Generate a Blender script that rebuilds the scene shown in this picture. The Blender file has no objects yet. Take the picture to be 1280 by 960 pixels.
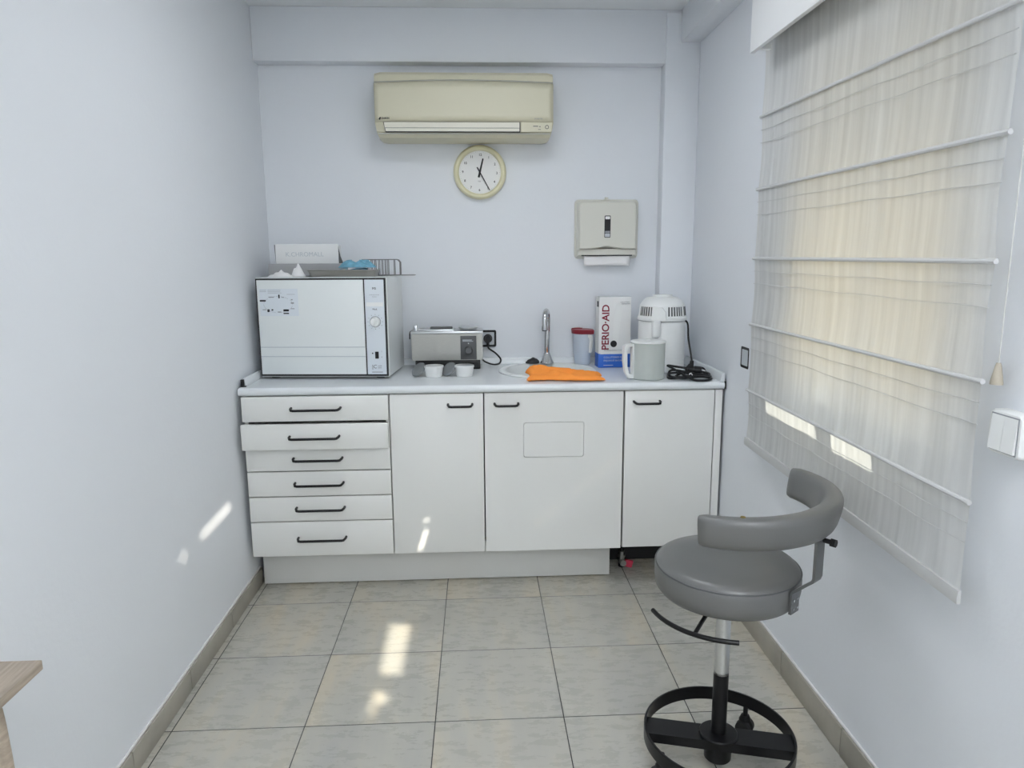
import bpy, bmesh, math, random
from mathutils import Vector, Matrix, noise
PI = math.pi
C = bpy.context.scene.collection
S = bpy.context.scene
random.seed(7)

# ------------------------------------------------------------------ camera, world, sun, exposure
cam_d = bpy.data.cameras.new('camera'); cam = bpy.data.objects.new('camera', cam_d); C.objects.link(cam)
cam_d.sensor_width = 36; cam_d.lens = 880.27 / 1280 * 36; cam_d.clip_start = .02
def cam_basis(p, y, r):
    cy, sy, cp, sp = math.cos(y), math.sin(y), math.cos(p), math.sin(p)
    f = Vector((sy*cp, cy*cp, -sp)); ri = Vector((cy, -sy, 0)); u = ri.cross(f)
    return math.cos(r)*ri + math.sin(r)*u, -math.sin(r)*ri + math.cos(r)*u, f
_R, _U, _F = cam_basis(.1739, .0479, -.0066)
_m = Matrix((_R, _U, -_F)).transposed().to_4x4(); _m.translation = Vector((0, 0, 1.407))
cam.matrix_world = _m
S.camera = cam
S.view_settings.view_transform = 'Standard'; S.view_settings.look = 'None'
S.view_settings.exposure = 0.0; S.view_settings.gamma = 1.0; S.view_settings.use_curve_mapping = False
S.cycles.use_denoising = True
S.cycles.max_bounces = 10; S.cycles.diffuse_bounces = 6; S.cycles.transmission_bounces = 8; S.cycles.transparent_max_bounces = 12
S.cycles.sample_clamp_indirect = 8.0
S.cycles.caustics_reflective = False; S.cycles.caustics_refractive = False

SKY = 1.2
SUN = 11.5
W = bpy.data.worlds.new('world'); S.world = W; W.use_nodes = True
W.node_tree.nodes['Background'].inputs[0].default_value = (.62, .78, 1, 1)
W.node_tree.nodes['Background'].inputs[1].default_value = SKY
SUND = Vector((-1, 1.5, -.8)).normalized()
sl = bpy.data.lights.new('sun', 'SUN'); so = bpy.data.objects.new('sun', sl); C.objects.link(so)
sl.energy = SUN; sl.angle = math.radians(.55); sl.color = (1, .93, .80)
so.rotation_euler = SUND.to_track_quat('-Z', 'Y').to_euler(); so.location = (6, -6, 6)

# ------------------------------------------------------------------ materials
def mat(name, col, rough=.5, metal=0, spec=.5, coat=0, bump=0, bscale=40, var=0, vscale=6, vcol=None, stretch=(1, 1, 1)):
    m = bpy.data.materials.new(name); m.use_nodes = True
    nt = m.node_tree; b = nt.nodes['Principled BSDF']
    b.inputs['Base Color'].default_value = (*col, 1); b.inputs['Roughness'].default_value = rough
    b.inputs['Metallic'].default_value = metal; b.inputs['Specular IOR Level'].default_value = spec
    b.inputs['Coat Weight'].default_value = coat
    if bump or var:
        tc = nt.nodes.new('ShaderNodeTexCoord'); mp = nt.nodes.new('ShaderNodeMapping')
        nt.links.new(tc.outputs['Object'], mp.inputs[0]); mp.inputs['Scale'].default_value = stretch
    if var:
        n = nt.nodes.new('ShaderNodeTexNoise'); n.inputs['Scale'].default_value = vscale; n.inputs['Detail'].default_value = 6
        nt.links.new(mp.outputs[0], n.inputs['Vector'])
        r = nt.nodes.new('ShaderNodeValToRGB'); nt.links.new(n.outputs['Fac'], r.inputs[0])
        v = vcol or tuple(c*(1-var) for c in col)
        r.color_ramp.elements[0].color = (*v, 1); r.color_ramp.elements[0].position = .35
        r.color_ramp.elements[1].color = (*col, 1); r.color_ramp.elements[1].position = .65
        nt.links.new(r.outputs[0], b.inputs['Base Color'])
    if bump:
        n = nt.nodes.new('ShaderNodeTexNoise'); n.inputs['Scale'].default_value = bscale; n.inputs['Detail'].default_value = 4
        nt.links.new(mp.outputs[0], n.inputs['Vector'])
        bp = nt.nodes.new('ShaderNodeBump'); bp.inputs['Strength'].default_value = bump; bp.inputs['Distance'].default_value = .003
        nt.links.new(n.outputs['Fac'], bp.inputs['Height']); nt.links.new(bp.outputs[0], b.inputs['Normal'])
    return m

M = {}
M['wall'] = mat('wall_paint', (.775, .797, .832), .55, spec=.3, bump=.15, bscale=60)
M['ceiling'] = mat('ceiling_paint', (.80, .82, .84), .8, spec=.2, bump=.1, bscale=60)
M['lam'] = mat('white_laminate', (.785, .785, .76), .32, spec=.45)
M['lam_in'] = mat('white_board_edge', (.70, .70, .68), .5)
M['counter'] = mat('worktop_laminate', (.76, .79, .81), .22, spec=.5, var=.03, vscale=300)
M['black'] = mat('black_plastic', (.007, .007, .008), .4, spec=.35)
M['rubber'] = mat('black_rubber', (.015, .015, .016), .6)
M['enamel'] = mat('white_enamel', (.76, .79, .785), .3, spec=.5, bump=.05, bscale=12)
M['enamel_panel'] = mat('control_panel_grey', (.70, .745, .79), .4)
M['white'] = mat('white_plastic', (.80, .81, .80), .35)
M['cream'] = mat('aged_cream_plastic', (.655, .62, .47), .42)
M['cream2'] = mat('aged_cream_plastic_light', (.76, .735, .63), .42)
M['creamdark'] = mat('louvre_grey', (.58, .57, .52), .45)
M['clockrim'] = mat('clock_yellowed_rim', (.76, .72, .49), .4)
M['dial'] = mat('clock_dial', (.82, .82, .81), .5)
M['beige'] = mat('dispenser_beige', (.68, .67, .60), .4)
M['paper'] = mat('paper', (.83, .82, .82), .8, spec=.1, bump=.1, bscale=80)
M['steel'] = mat('brushed_steel', (.40, .395, .365), .36, metal=.9, var=.08, vscale=40, stretch=(1, 20, 20))
M['chrome'] = mat('chrome', (.60, .60, .61), .08, metal=1)
M['alu'] = mat('aluminium', (.62, .63, .64), .3, metal=1)
M['dgrey'] = mat('dark_grey_panel', (.085, .088, .09), .45)
M['mgrey'] = mat('mid_grey_print', (.30, .31, .33), .6)
M['lgrey'] = mat('pale_grey_print', (.52, .55, .58), .6)
M['vinyl'] = mat('grey_vinyl', (.13, .13, .127), .42, spec=.8, coat=.15, bump=.12, bscale=350, var=.10, vscale=7)
M['orange'] = mat('orange_cloth', (1, .34, .07), .9, spec=.1, bump=.3, bscale=500)
M['red'] = mat('red_plastic', (.22, .008, .022), .35)
M['valvered'] = mat('red_valve_lever', (.62, .05, .10), .4)
M['blue'] = mat('box_blue', (.025, .13, .55), .45)
M['carton'] = mat('white_carton', (.77, .775, .77), .6)
M['cartongrey'] = mat('grey_carton', (.36, .36, .365), .6)
M['mask'] = mat('blue_mask_fabric', (.22, .48, .62), .85, spec=.1, bump=.3, bscale=200, var=.25, vscale=50)
M['crimson'] = mat('crimson_print', (.22, .005, .028), .5)
M['ink'] = mat('black_ink', (.01, .01, .012), .6)
M['tear'] = mat('exposed_foam', (.16, .12, .03), .8)
M['brass'] = mat('valve_metal', (.45, .45, .43), .35, metal=1)
M['blackmetal'] = mat('black_painted_metal', (.006, .006, .007), .35, spec=.3)
M['beigepull'] = mat('beige_pull', (.47, .42, .34), .5)
M['cord'] = mat('cord_white', (.62, .62, .60), .8)
M['pvc'] = mat('frame_white', (.86, .865, .87), .3)
M['rod'] = mat('rod_sleeve', (.60, .60, .60), .6)
M['darkmetal'] = mat('dull_grey_metal', (.20, .205, .21), .38, metal=.85)
M['wire'] = mat('steel_wire', (.22, .22, .22), .35, metal=.6)
M['concrete'] = mat('outside_render', (.62, .58, .52), .9)

def clear_mat(name, col, rough, mixf, diff=0.0, dcol=(.8, .8, .8)):
    m = bpy.data.materials.new(name); m.use_nodes = True; nt = m.node_tree; nt.nodes.clear()
    o = nt.nodes.new('ShaderNodeOutputMaterial'); t = nt.nodes.new('ShaderNodeBsdfTransparent'); g = nt.nodes.new('ShaderNodeBsdfGlossy')
    t.inputs[0].default_value = (*col, 1); g.inputs['Roughness'].default_value = rough
    lw = nt.nodes.new('ShaderNodeLayerWeight'); lw.inputs[0].default_value = .5
    pw = nt.nodes.new('ShaderNodeMath'); pw.operation = 'POWER'; pw.inputs[1].default_value = 5; nt.links.new(lw.outputs['Facing'], pw.inputs[0])
    f = nt.nodes.new('ShaderNodeMath'); f.operation = 'MULTIPLY_ADD'; f.inputs[1].default_value = .6; f.inputs[2].default_value = .045; nt.links.new(pw.outputs[0], f.inputs[0])
    mx = nt.nodes.new('ShaderNodeMixShader'); nt.links.new(f.outputs[0], mx.inputs[0])
    nt.links.new(t.outputs[0], mx.inputs[1]); nt.links.new(g.outputs[0], mx.inputs[2]); out = mx
    if diff:
        d = nt.nodes.new('ShaderNodeBsdfDiffuse'); d.inputs[0].default_value = (*dcol, 1)
        tl = nt.nodes.new('ShaderNodeBsdfTranslucent'); tl.inputs[0].default_value = (*dcol, 1)
        m1 = nt.nodes.new('ShaderNodeMixShader'); m1.inputs[0].default_value = .4
        nt.links.new(d.outputs[0], m1.inputs[1]); nt.links.new(tl.outputs[0], m1.inputs[2])
        m2 = nt.nodes.new('ShaderNodeMixShader'); m2.inputs[0].default_value = diff
        nt.links.new(mx.outputs[0], m2.inputs[1]); nt.links.new(m1.outputs[0], m2.inputs[2]); out = m2
    nt.links.new(out.outputs[0], o.inputs[0]); return m
M['glass'] = clear_mat('window_glass', (.96, .98, .97), .02, 0)
M['jugclear'] = clear_mat('milky_clear_plastic', (.90, .93, .92), .08, 0, .55, (.88, .90, .875))
M['jugblue'] = clear_mat('milky_blue_plastic', (.86, .91, .97), .15, 0, .78, (.86, .91, .97))
M['lidclear'] = clear_mat('clear_pot_lid', (.82, .83, .84), .1, 0, .35, (.55, .57, .58))

def floor_mat():
    m = bpy.data.materials.new('grey_stone_tiles'); m.use_nodes = True; nt = m.node_tree; b = nt.nodes['Principled BSDF']
    N = nt.nodes.new; L = nt.links.new
    geo = N('ShaderNodeNewGeometry'); sep = N('ShaderNodeSeparateXYZ'); L(geo.outputs['Position'], sep.inputs[0])
    def mth(op, a, bb=None, c=None):
        n = N('ShaderNodeMath'); n.operation = op
        for i, v in enumerate((a, bb, c)):
            if v is None: continue
            if isinstance(v, (int, float)): n.inputs[i].default_value = v
            else: L(v, n.inputs[i])
        return n.outputs[0]
    masks, ids = [], []
    for k, off in ((0, -.950), (1, 2.778)):
        u = mth('DIVIDE', mth('SUBTRACT', sep.outputs[k], off), .4)
        ids.append(mth('FLOOR', u))
        d = mth('ABSOLUTE', mth('SUBTRACT', u, mth('ROUND', u)))
        masks.append(mth('LESS_THAN', d, .0042))
    g = mth('MAXIMUM', masks[0], masks[1])
    comb = N('ShaderNodeCombineXYZ'); L(ids[0], comb.inputs[0]); L(ids[1], comb.inputs[1])
    wn = N('ShaderNodeTexWhiteNoise'); wn.noise_dimensions = '3D'; L(comb.outputs[0], wn.inputs['Vector'])
    vadd = N('ShaderNodeVectorMath'); vadd.operation = 'MULTIPLY_ADD'
    L(wn.outputs['Color'], vadd.inputs[0]); vadd.inputs[1].default_value = (7, 7, 7); L(geo.outputs['Position'], vadd.inputs[2])
    mp = N('ShaderNodeMapping'); mp.inputs['Scale'].default_value = (6.5, 1.3, 1); L(vadd.outputs[0], mp.inputs[0])
    n1 = N('ShaderNodeTexNoise'); n1.inputs['Scale'].default_value = 1.0; n1.inputs['Detail'].default_value = 4; n1.inputs['Roughness'].default_value = .55
    L(mp.outputs[0], n1.inputs['Vector'])
    r1 = N('ShaderNodeValToRGB'); L(n1.outputs['Fac'], r1.inputs[0])
    e = r1.color_ramp.elements
    e[0].position = .25; e[0].color = (.415, .41, .385, 1); e[1].position = .75; e[1].color = (.59, .52, .40, 1)
    k = e.new(.5); k.color = (.485, .47, .415, 1)
    n2 = N('ShaderNodeTexNoise'); n2.inputs['Scale'].default_value = 1; n2.inputs['Detail'].default_value = 6; n2.inputs['Roughness'].default_value = .7
    mp3 = N('ShaderNodeMapping'); mp3.inputs['Scale'].default_value = (13, 34, 1); L(vadd.outputs[0], mp3.inputs[0]); L(mp3.outputs[0], n2.inputs['Vector'])
    r2 = N('ShaderNodeValToRGB'); L(n2.outputs['Fac'], r2.inputs[0])
    r2.color_ramp.elements[0].position = .2; r2.color_ramp.elements[0].color = (.97, .97, .97, 1)
    r2.color_ramp.elements[1].position = .8; r2.color_ramp.elements[1].color = (1.03, 1.03, 1.025, 1)
    mu = N('ShaderNodeMix'); mu.data_type = 'RGBA'; mu.blend_type = 'MULTIPLY'; mu.inputs[0].default_value = 1
    L(r1.outputs[0], mu.inputs[6]); L(r2.outputs[0], mu.inputs[7])
    mg = N('ShaderNodeMix'); mg.data_type = 'RGBA'; L(g, mg.inputs[0]); L(mu.outputs[2], mg.inputs[6]); mg.inputs[7].default_value = (.035, .035, .034, 1)
    L(mg.outputs[2], b.inputs['Base Color'])
    rr = mth('MULTIPLY_ADD', n2.outputs['Fac'], .16, .20)
    L(mth('MAXIMUM', rr, mth('MULTIPLY', g, .8)), b.inputs['Roughness'])
    bp = N('ShaderNodeBump'); bp.inputs['Strength'].default_value = .5; bp.inputs['Distance'].default_value = .002
    L(mth('SUBTRACT', 1, g), bp.inputs['Height']); L(bp.outputs[0], b.inputs['Normal'])
    return m
M['floor'] = floor_mat()
M['base'] = mat('skirting_tile', (.40, .375, .32), .4, var=.22, vscale=7, stretch=(1, 1, 1))
M['wood'] = mat('washed_oak', (.47, .39, .31), .5, var=.28, vscale=9, stretch=(14, 1.2, 14), bump=.15, bscale=30)

def fabric_mat():
    m = bpy.data.materials.new('sheer_linen'); m.use_nodes = True; nt = m.node_tree; nt.nodes.clear(); N = nt.nodes.new; L = nt.links.new
    o = N('ShaderNodeOutputMaterial'); geo = N('ShaderNodeTexCoord')
    mp = N('ShaderNodeMapping'); mp.inputs['Scale'].default_value = (1, 38, 1.6); L(geo.outputs['Object'], mp.inputs[0])
    n = N('ShaderNodeTexNoise'); n.inputs['Scale'].default_value = 1; n.inputs['Detail'].default_value = 5; L(mp.outputs[0], n.inputs['Vector'])
    r = N('ShaderNodeValToRGB'); L(n.outputs['Fac'], r.inputs[0])
    r.color_ramp.elements[0].position = .3; r.color_ramp.elements[0].color = (.70, .70, .69, 1)
    r.color_ramp.elements[1].position = .7; r.color_ramp.elements[1].color = (.81, .81, .80, 1)
    d = N('ShaderNodeBsdfDiffuse'); t = N('ShaderNodeBsdfTranslucent'); tr = N('ShaderNodeBsdfTransparent')
    L(r.outputs[0], d.inputs[0]); L(r.outputs[0], t.inputs[0])
    mp2 = N('ShaderNodeMapping'); mp2.inputs['Scale'].default_value = (1, 260, 260); L(geo.outputs['Object'], mp2.inputs[0])
    n2 = N('ShaderNodeTexNoise'); n2.inputs['Scale'].default_value = 1; n2.inputs['Detail'].default_value = 2; L(mp2.outputs[0], n2.inputs['Vector'])
    bp = N('ShaderNodeBump'); bp.inputs['Strength'].default_value = .25; bp.inputs['Distance'].default_value = .001; L(n2.outputs['Fac'], bp.inputs['Height'])
    L(bp.outputs[0], d.inputs['Normal'])
    m1 = N('ShaderNodeMixShader'); m1.inputs[0].default_value = .44; L(d.outputs[0], m1.inputs[1]); L(t.outputs[0], m1.inputs[2])
    m2 = N('ShaderNodeMixShader'); L(m1.outputs[0], m2.inputs[1]); L(tr.outputs[0], m2.inputs[2])
    mr = N('ShaderNodeMapRange'); mr.inputs[1].default_value = .3; mr.inputs[2].default_value = .7; mr.inputs[3].default_value = .055; mr.inputs[4].default_value = .02
    L(n.outputs['Fac'], mr.inputs[0]); L(mr.outputs[0], m2.inputs[0])
    L(m2.outputs[0], o.inputs[0]); return m
M['fabric'] = fabric_mat()
def trans_mat(name, dcol, tcol, f):
    m = bpy.data.materials.new(name); m.use_nodes = True; nt = m.node_tree; nt.nodes.clear(); N = nt.nodes.new; L = nt.links.new
    o = N('ShaderNodeOutputMaterial'); d = N('ShaderNodeBsdfDiffuse'); t = N('ShaderNodeBsdfTranslucent')
    d.inputs[0].default_value = (*dcol, 1); t.inputs[0].default_value = (*tcol, 1)
    mx = N('ShaderNodeMixShader'); mx.inputs[0].default_value = f; L(d.outputs[0], mx.inputs[1]); L(t.outputs[0], mx.inputs[2]); L(mx.outputs[0], o.inputs[0]); return m
M['shutter'] = trans_mat('cream_shutter_slats', (.82, .76, .62), (.95, .88, .73), .62)
M['hem'] = trans_mat('hem_linen', (.66, .66, .655), (.7, .7, .69), .2)
def emit(name, col, s):
    m = bpy.data.materials.new(name); m.use_nodes = True; nt = m.node_tree; nt.nodes.clear()
    o = nt.nodes.new('ShaderNodeOutputMaterial'); e = nt.nodes.new('ShaderNodeEmission')
    e.inputs[0].default_value = (*col, 1); e.inputs[1].default_value = s; nt.links.new(e.outputs[0], o.inputs[0]); return m

# ------------------------------------------------------------------ mesh helpers
class G:
    """collects shapes; .build links them as ONE mesh object. off = origin subtracted from all points."""
    def __init__(s, off=(0, 0, 0)):
        s.bm = bmesh.new(); s.off = Vector(off); s.mi = 0
    def m(s, i): s.mi = i; return s
    def _faces(s, fs):
        for f in fs:
            if f.is_valid: f.material_index = s.mi
    def box(s, x0, x1, y0, y1, z0, z1, bv=0, seg=2, rot=None, at=None):
        bm = bmesh.new()
        bmesh.ops.create_cube(bm, size=1)
        for v in bm.verts:
            v.co = Vector(((x0+x1)/2 + v.co.x*(x1-x0), (y0+y1)/2 + v.co.y*(y1-y0), (z0+z1)/2 + v.co.z*(z1-z0)))
        if bv: bmesh.ops.bevel(bm, geom=bm.edges[:], offset=bv, segments=seg, affect='EDGES', profile=.5)
        if rot is not None:
            c = Vector(at) if at is not None else Vector(((x0+x1)/2, (y0+y1)/2, (z0+z1)/2))
            for v in bm.verts: v.co = rot @ (v.co-c) + c
        s.add(bm); return s
    def add(s, bm):
        mp = {}
        for v in bm.verts: mp[v] = s.bm.verts.new(v.co)
        for f in bm.faces:
            try:
                nf = s.bm.faces.new([mp[v] for v in f.verts]); nf.material_index = s.mi
            except ValueError: pass
        bm.free()
    def ring_skin(s, rings, cap=True, closed=False):
        vs = [[s.bm.verts.new(p) for p in r] for r in rings]
        n = len(vs[0]); fs = []
        rng = range(len(vs)) if closed else range(len(vs)-1)
        for i in rng:
            a, b = vs[i], vs[(i+1) % len(vs)]
            for j in range(n):
                fs.append(s.bm.faces.new((a[j], a[(j+1) % n], b[(j+1) % n], b[j])))
        if cap and not closed:
            fs.append(s.bm.faces.new(list(reversed(vs[0])))); fs.append(s.bm.faces.new(vs[-1]))
        s._faces(fs); return s
    def tube(s, pts, r, n=10, closed=False, sub=0):
        pts = [Vector(p) for p in pts]
        if sub: pts = catmull(pts, sub, closed)
        rings = []; up = None; N = len(pts)
        for i, p in enumerate(pts):
            t = (pts[(i+1) % N]-pts[i-1]) if closed else (pts[min(i+1, N-1)]-pts[max(i-1, 0)])
            t.normalize()
            if up is None:
                up = Vector((0, 0, 1)) if abs(t.z) < .9 else Vector((1, 0, 0))
            up = (up - t*up.dot(t)).normalized(); sd = t.cross(up)
            rr = r[i] if isinstance(r, (list, tuple)) else r
            rings.append([p + (math.cos(2*PI*k/n)*up + math.sin(2*PI*k/n)*sd)*rr for k in range(n)])
        return s.ring_skin(rings, True, closed)
    def cyl(s, p0, p1, r0, r1=None, n=24):
        p0, p1 = Vector(p0), Vector(p1); t = (p1-p0).normalized()
        up = Vector((0, 0, 1)) if abs(t.z) < .9 else Vector((1, 0, 0)); up = (up-t*up.dot(t)).normalized(); sd = t.cross(up)
        r1 = r0 if r1 is None else r1
        return s.ring_skin([[p + (math.cos(2*PI*k/n)*up + math.sin(2*PI*k/n)*sd)*r for k in range(n)] for p, r in ((p0, r0), (p1, r1))])
    def lathe(s, prof, c=(0, 0, 0), n=48, axis='z', closed=False):
        c = Vector(c); rings = []
        for r, h in prof:
            r = max(r, 1e-4); ring = []
            for k in range(n):
                a = 2*PI*k/n; u, v = r*math.cos(a), r*math.sin(a)
                ring.append(c + (Vector((u, v, h)) if axis == 'z' else Vector((u, h, v)) if axis == 'y' else Vector((h, u, v))))
            rings.append(ring)
        return s.ring_skin(rings, True, closed)
    def prism(s, poly, lo, hi, axis='z', holes=()):
        """2D polygon (with holes) extruded; poly axes: z->(x,y) y->(x,z) x->(y,z)"""
        def P(p, h): return Vector((p[0], p[1], h)) if axis == 'z' else Vector((p[0], h, p[1])) if axis == 'y' else Vector((h, p[0], p[1]))
        bm = bmesh.new(); loops = [poly]+list(holes); es = []; allv = []
        for lp in loops:
            a = [bm.verts.new(P(p, lo)) for p in lp]; allv.append(a)
            es += [bm.edges.new((a[i], a[(i+1) % len(a)])) for i in range(len(a))]
        if holes:
            bmesh.ops.triangle_fill(bm, use_beauty=True, use_dissolve=False, edges=es)
        else: bm.faces.new(allv[0])
        fs = bm.faces[:]
        ret = bmesh.ops.duplicate(bm, geom=fs)
        mp = ret['vert_map']; top = {}
        d = P((0, 0), hi)-P((0, 0), lo)
        for a in allv:
            for v in a: top[v] = mp[v]
        for a in allv:
            for v in a: top[v].co = v.co + d
        for a in allv:
            for i in range(len(a)):
                v, w = a[i], a[(i+1) % len(a)]
                bm.faces.new((v, w, top[w], top[v]))
        bmesh.ops.recalc_face_normals(bm, faces=bm.faces[:])
        s.add(bm); return s
    def grid(s, nu, nv, fn):
        vs = [[s.bm.verts.new(fn(i/nu, j/nv)) for j in range(nv+1)] for i in range(nu+1)]
        fs = []
        for i in range(nu):
            for j in range(nv):
                fs.append(s.bm.faces.new((vs[i][j], vs[i+1][j], vs[i+1][j+1], vs[i][j+1])))
        s._faces(fs); return s
    def text(s, body, size, loc, rx=(1, 0, 0), ry=(0, 0, 1), depth=.0006, align='LEFT', space=1.0, bold=0):
        cu = bpy.data.curves.new('t', 'FONT'); cu.body = body; cu.size = size; cu.align_x = align; cu.extrude = depth; cu.space_character = space; cu.offset = bold
        cu.resolution_u = 3
        o = bpy.data.objects.new('t', cu); C.objects.link(o)
        dg = bpy.context.evaluated_depsgraph_get(); me = bpy.data.meshes.new_from_object(o.evaluated_get(dg))
        bpy.data.objects.remove(o); bpy.data.curves.remove(cu)
        rx, ry = Vector(rx), Vector(ry); rz = rx.cross(ry); loc = Vector(loc)
        bm = bmesh.new(); bm.from_mesh(me); bpy.data.meshes.remove(me)
        for v in bm.verts: v.co = loc + rx*v.co.x + ry*v.co.y + rz*v.co.z
        s.add(bm); return s
    def build(s, name, mats, parent=None, loc=None, sharp=35, solid=0, recalc=True):
        if recalc: bmesh.ops.recalc_face_normals(s.bm, faces=s.bm.faces[:])
        for v in s.bm.verts: v.co -= s.off
        lim = math.radians(sharp)
        for e in s.bm.edges:
            if len(e.link_faces) == 2 and e.calc_face_angle(0) > lim: e.smooth = False
        for f in s.bm.faces: f.smooth = True
        me = bpy.data.meshes.new(name); s.bm.to_mesh(me); s.bm.free()
        for m in (mats if isinstance(mats, (list, tuple)) else [mats]): me.materials.append(m if not isinstance(m, str) else M[m])
        o = bpy.data.objects.new(name, me); C.objects.link(o)
        if parent is not None: o.parent = parent
        else: o.location = s.off if loc is None else loc
        if solid:
            md = o.modifiers.new('solidify', 'SOLIDIFY'); md.thickness = solid; md.offset = 0
        return o
def catmull(p, sub, closed=False):
    out = []; n = len(p)
    for i in range(n if closed else n-1):
        if closed: a, b, c, d = p[i-1], p[i], p[(i+1) % n], p[(i+2) % n]
        else: a, b, c, d = p[max(i-1, 0)], p[i], p[i+1], p[min(i+2, n-1)]
        for k in range(sub):
            t = k/sub
            out.append(.5*((2*b)+(c-a)*t+(2*a-5*b+4*c-d)*t*t+(3*b-a-3*c+d)*t**3))
    if not closed: out.append(p[-1])
    return out
def rrect(x0, x1, y0, y1, r, n=5):
    out = []
    for cx, cy, a0 in ((x1-r, y1-r, 0), (x0+r, y1-r, 90), (x0+r, y0+r, 180), (x1-r, y0+r, 270)):
        for k in range(n+1):
            a = math.radians(a0+90*k/n); out.append((cx+r*math.cos(a), cy+r*math.sin(a)))
    return out
def circ(cx, cy, r, n=48): return [(cx+r*math.cos(2*PI*k/n), cy+r*math.sin(2*PI*k/n)) for k in range(n)]
def tag(o, label, cat, group=None, kind=None):
    o['label'] = label; o['category'] = cat
    if group: o['group'] = group
    if kind: o['kind'] = kind
    return o
def thing(name, label, cat, loc=(0, 0, 0), rz=0, group=None):
    o = bpy.data.objects.new(name, None); C.objects.link(o); o.empty_display_size = .05
    o.location = loc; o.rotation_euler = (0, 0, rz); return tag(o, label, cat, group)
def struct(o, label, cat):
    o['kind'] = 'structure'; o['label'] = label; o['category'] = cat; return o
def part_label(o, l): o['label'] = l; return o

# ------------------------------------------------------------------ setting
XL, XR, YB, YF, ZC = -.982, 1.03, 3.45, -2.6, 2.515
TH = .14
struct(G().box(XL-.1, XR+.1, YF-.1, YB+.1, -.08, 0).build('floor', 'floor'), 'grey stone-look square floor tiles with thin dark joints', 'floor')
struct(G().box(XL-.1, XR+.14, YF-.1, YB+.1, ZC, ZC+.1).build('ceiling', 'ceiling'), 'plain white ceiling above the back beam', 'ceiling')
struct(G().box(XL-.1, XL, YF-.1, YB+.1, 0, ZC).build('wall_left', 'wall'), 'bare white left wall beside the drawers', 'wall')
struct(G().box(XL, XR, YB, YB+.1, 0, ZC).build('wall_back', 'wall'), 'white back wall behind the worktop and air conditioner', 'wall')
struct(G().box(XL, XR, YF-.1, YF, 0, ZC).build('wall_front', 'wall'), 'plain white wall behind the viewer', 'wall')
# right wall with the window opening and an added one for the sunbeams
W1 = (1.385, 2.27, .865, 2.06)      # y0,y1,z0,z1
W2 = (-1.25, 1.02, .95, 2.32)
def rc(w): return [(w[0], w[2]), (w[1], w[2]), (w[1], w[3]), (w[0], w[3])]
struct(G().prism([(YF, 0), (YB, 0), (YB, ZC), (YF, ZC)], XR, XR+TH, 'x', [rc(W1), rc(W2)]).build('wall_right', 'wall'), 'white right wall around the blind-covered window', 'wall')
struct(G().box(XL, XR, 3.38, YB, 2.287, ZC, .004).build('trim_1', 'wall'), 'white boxed beam across the top of the back wall', 'beam')
struct(G().box(.872, XR, 3.37, YB, 0, 2.50, .004).build('trim_2', 'wall'), 'white corner column right of the back wall', 'column')
struct(G().box(.94, XR, YF, 3.37, 2.375, ZC, .003).build('trim_3', 'wall'), 'white beam along the top of the right wall', 'beam')
def skirting(name, x0, x1, h, lip):
    g = G(); y = 3.36 if x0 > 0 else 2.99
    k = 0
    while y > YF:
        y2 = max(y-.398, YF); g.m(0).box(x0, x1, y2+.001, y-.001, 0, h, .0015); y -= .4; k += 1
    g.m(1).box(x0 if x0 < 0 else x1-.006, x0+.006 if x0 < 0 else x1, YF, 3.36 if x0 > 0 else 2.99, h, h+.008, .002)
    return g.build(name, ['base', 'paper'])
struct(skirting('baseboard_left', XL, XL+.012, .074, 1), 'grey-brown tile skirting along the left wall', 'baseboard')
struct(skirting('baseboard_right', XR-.012, XR, .086, 1), 'grey-brown tile skirting along the right wall under the blind', 'baseboard')

# window behind the blind
w = thing('window_1', 'white framed window glowing behind the roman blind', 'window', (XR+.06, 1.85, W1[2])); w['kind'] = 'structure'
off = w.location
y0, y1, z0, z1 = W1; xa, xb = XR+.045, XR+.085
g = G(off); g.prism(rc(W1), xa, xb, 'x', [[(y0+.04, z0+.04), (y1-.04, z0+.04), (y1-.04, z1-.04), (y0+.04, z1-.04)]]); g.build('window_frame', 'pvc', w)
for a, b, xo in ((y0+.041, 1.78, 0), (1.735, y1-.041, -.012)):
    g = G(off); g.prism([(a, z0+.041), (b, z0+.041), (b, z1-.041), (a, z1-.041)], xa+.01+xo, xb-.014+xo, 'x', [[(a+.045, z0+.09), (b-.045, z0+.09), (b-.045, z1-.09), (a+.045, z1-.09)]])
    sash = g.build('sash', 'pvc', w)
    G(off).box(xa+.02+xo, xa+.024+xo, a+.045, b-.045, z0+.09, z1-.09).build('pane', 'glass', sash)
g = G(off)
zz = 1.057; k = 0
while zz < z1-.01:
    zt = min(zz+.0465, z1); g.prism([(xb+.028, zz), (xb+.036, zz+.006), (xb+.040, (zz+zt)/2), (xb+.036, zt-.006), (xb+.028, zt-.002), (xb+.032, (zz+zt)/2)], y0+.004, y1-.004, 'y'); zz += .045
g.build('roller_shutter', 'shutter', w)
part_label(w.children[-1], 'cream slatted roller shutter lowered almost to the sill')
struct(G().box(XR+TH+.001, 9, -6, 9, -.08, 0).build('added_bounce_floor', 'concrete'), 'added unseen terrace floor bouncing sunlight outside the window', 'terrace')  # added outdoor ground, reflects warm sun up through the shutter gap
struct(G().box(XR+TH, XR+TH+.78, .15, 3.0, 2.24, 2.32).build('added_shade_slab', 'concrete'), 'added unseen slab above the window outside, shading the shutter top', 'slab')  # added overhang, keeps sun off the upper part of the shutter

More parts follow.
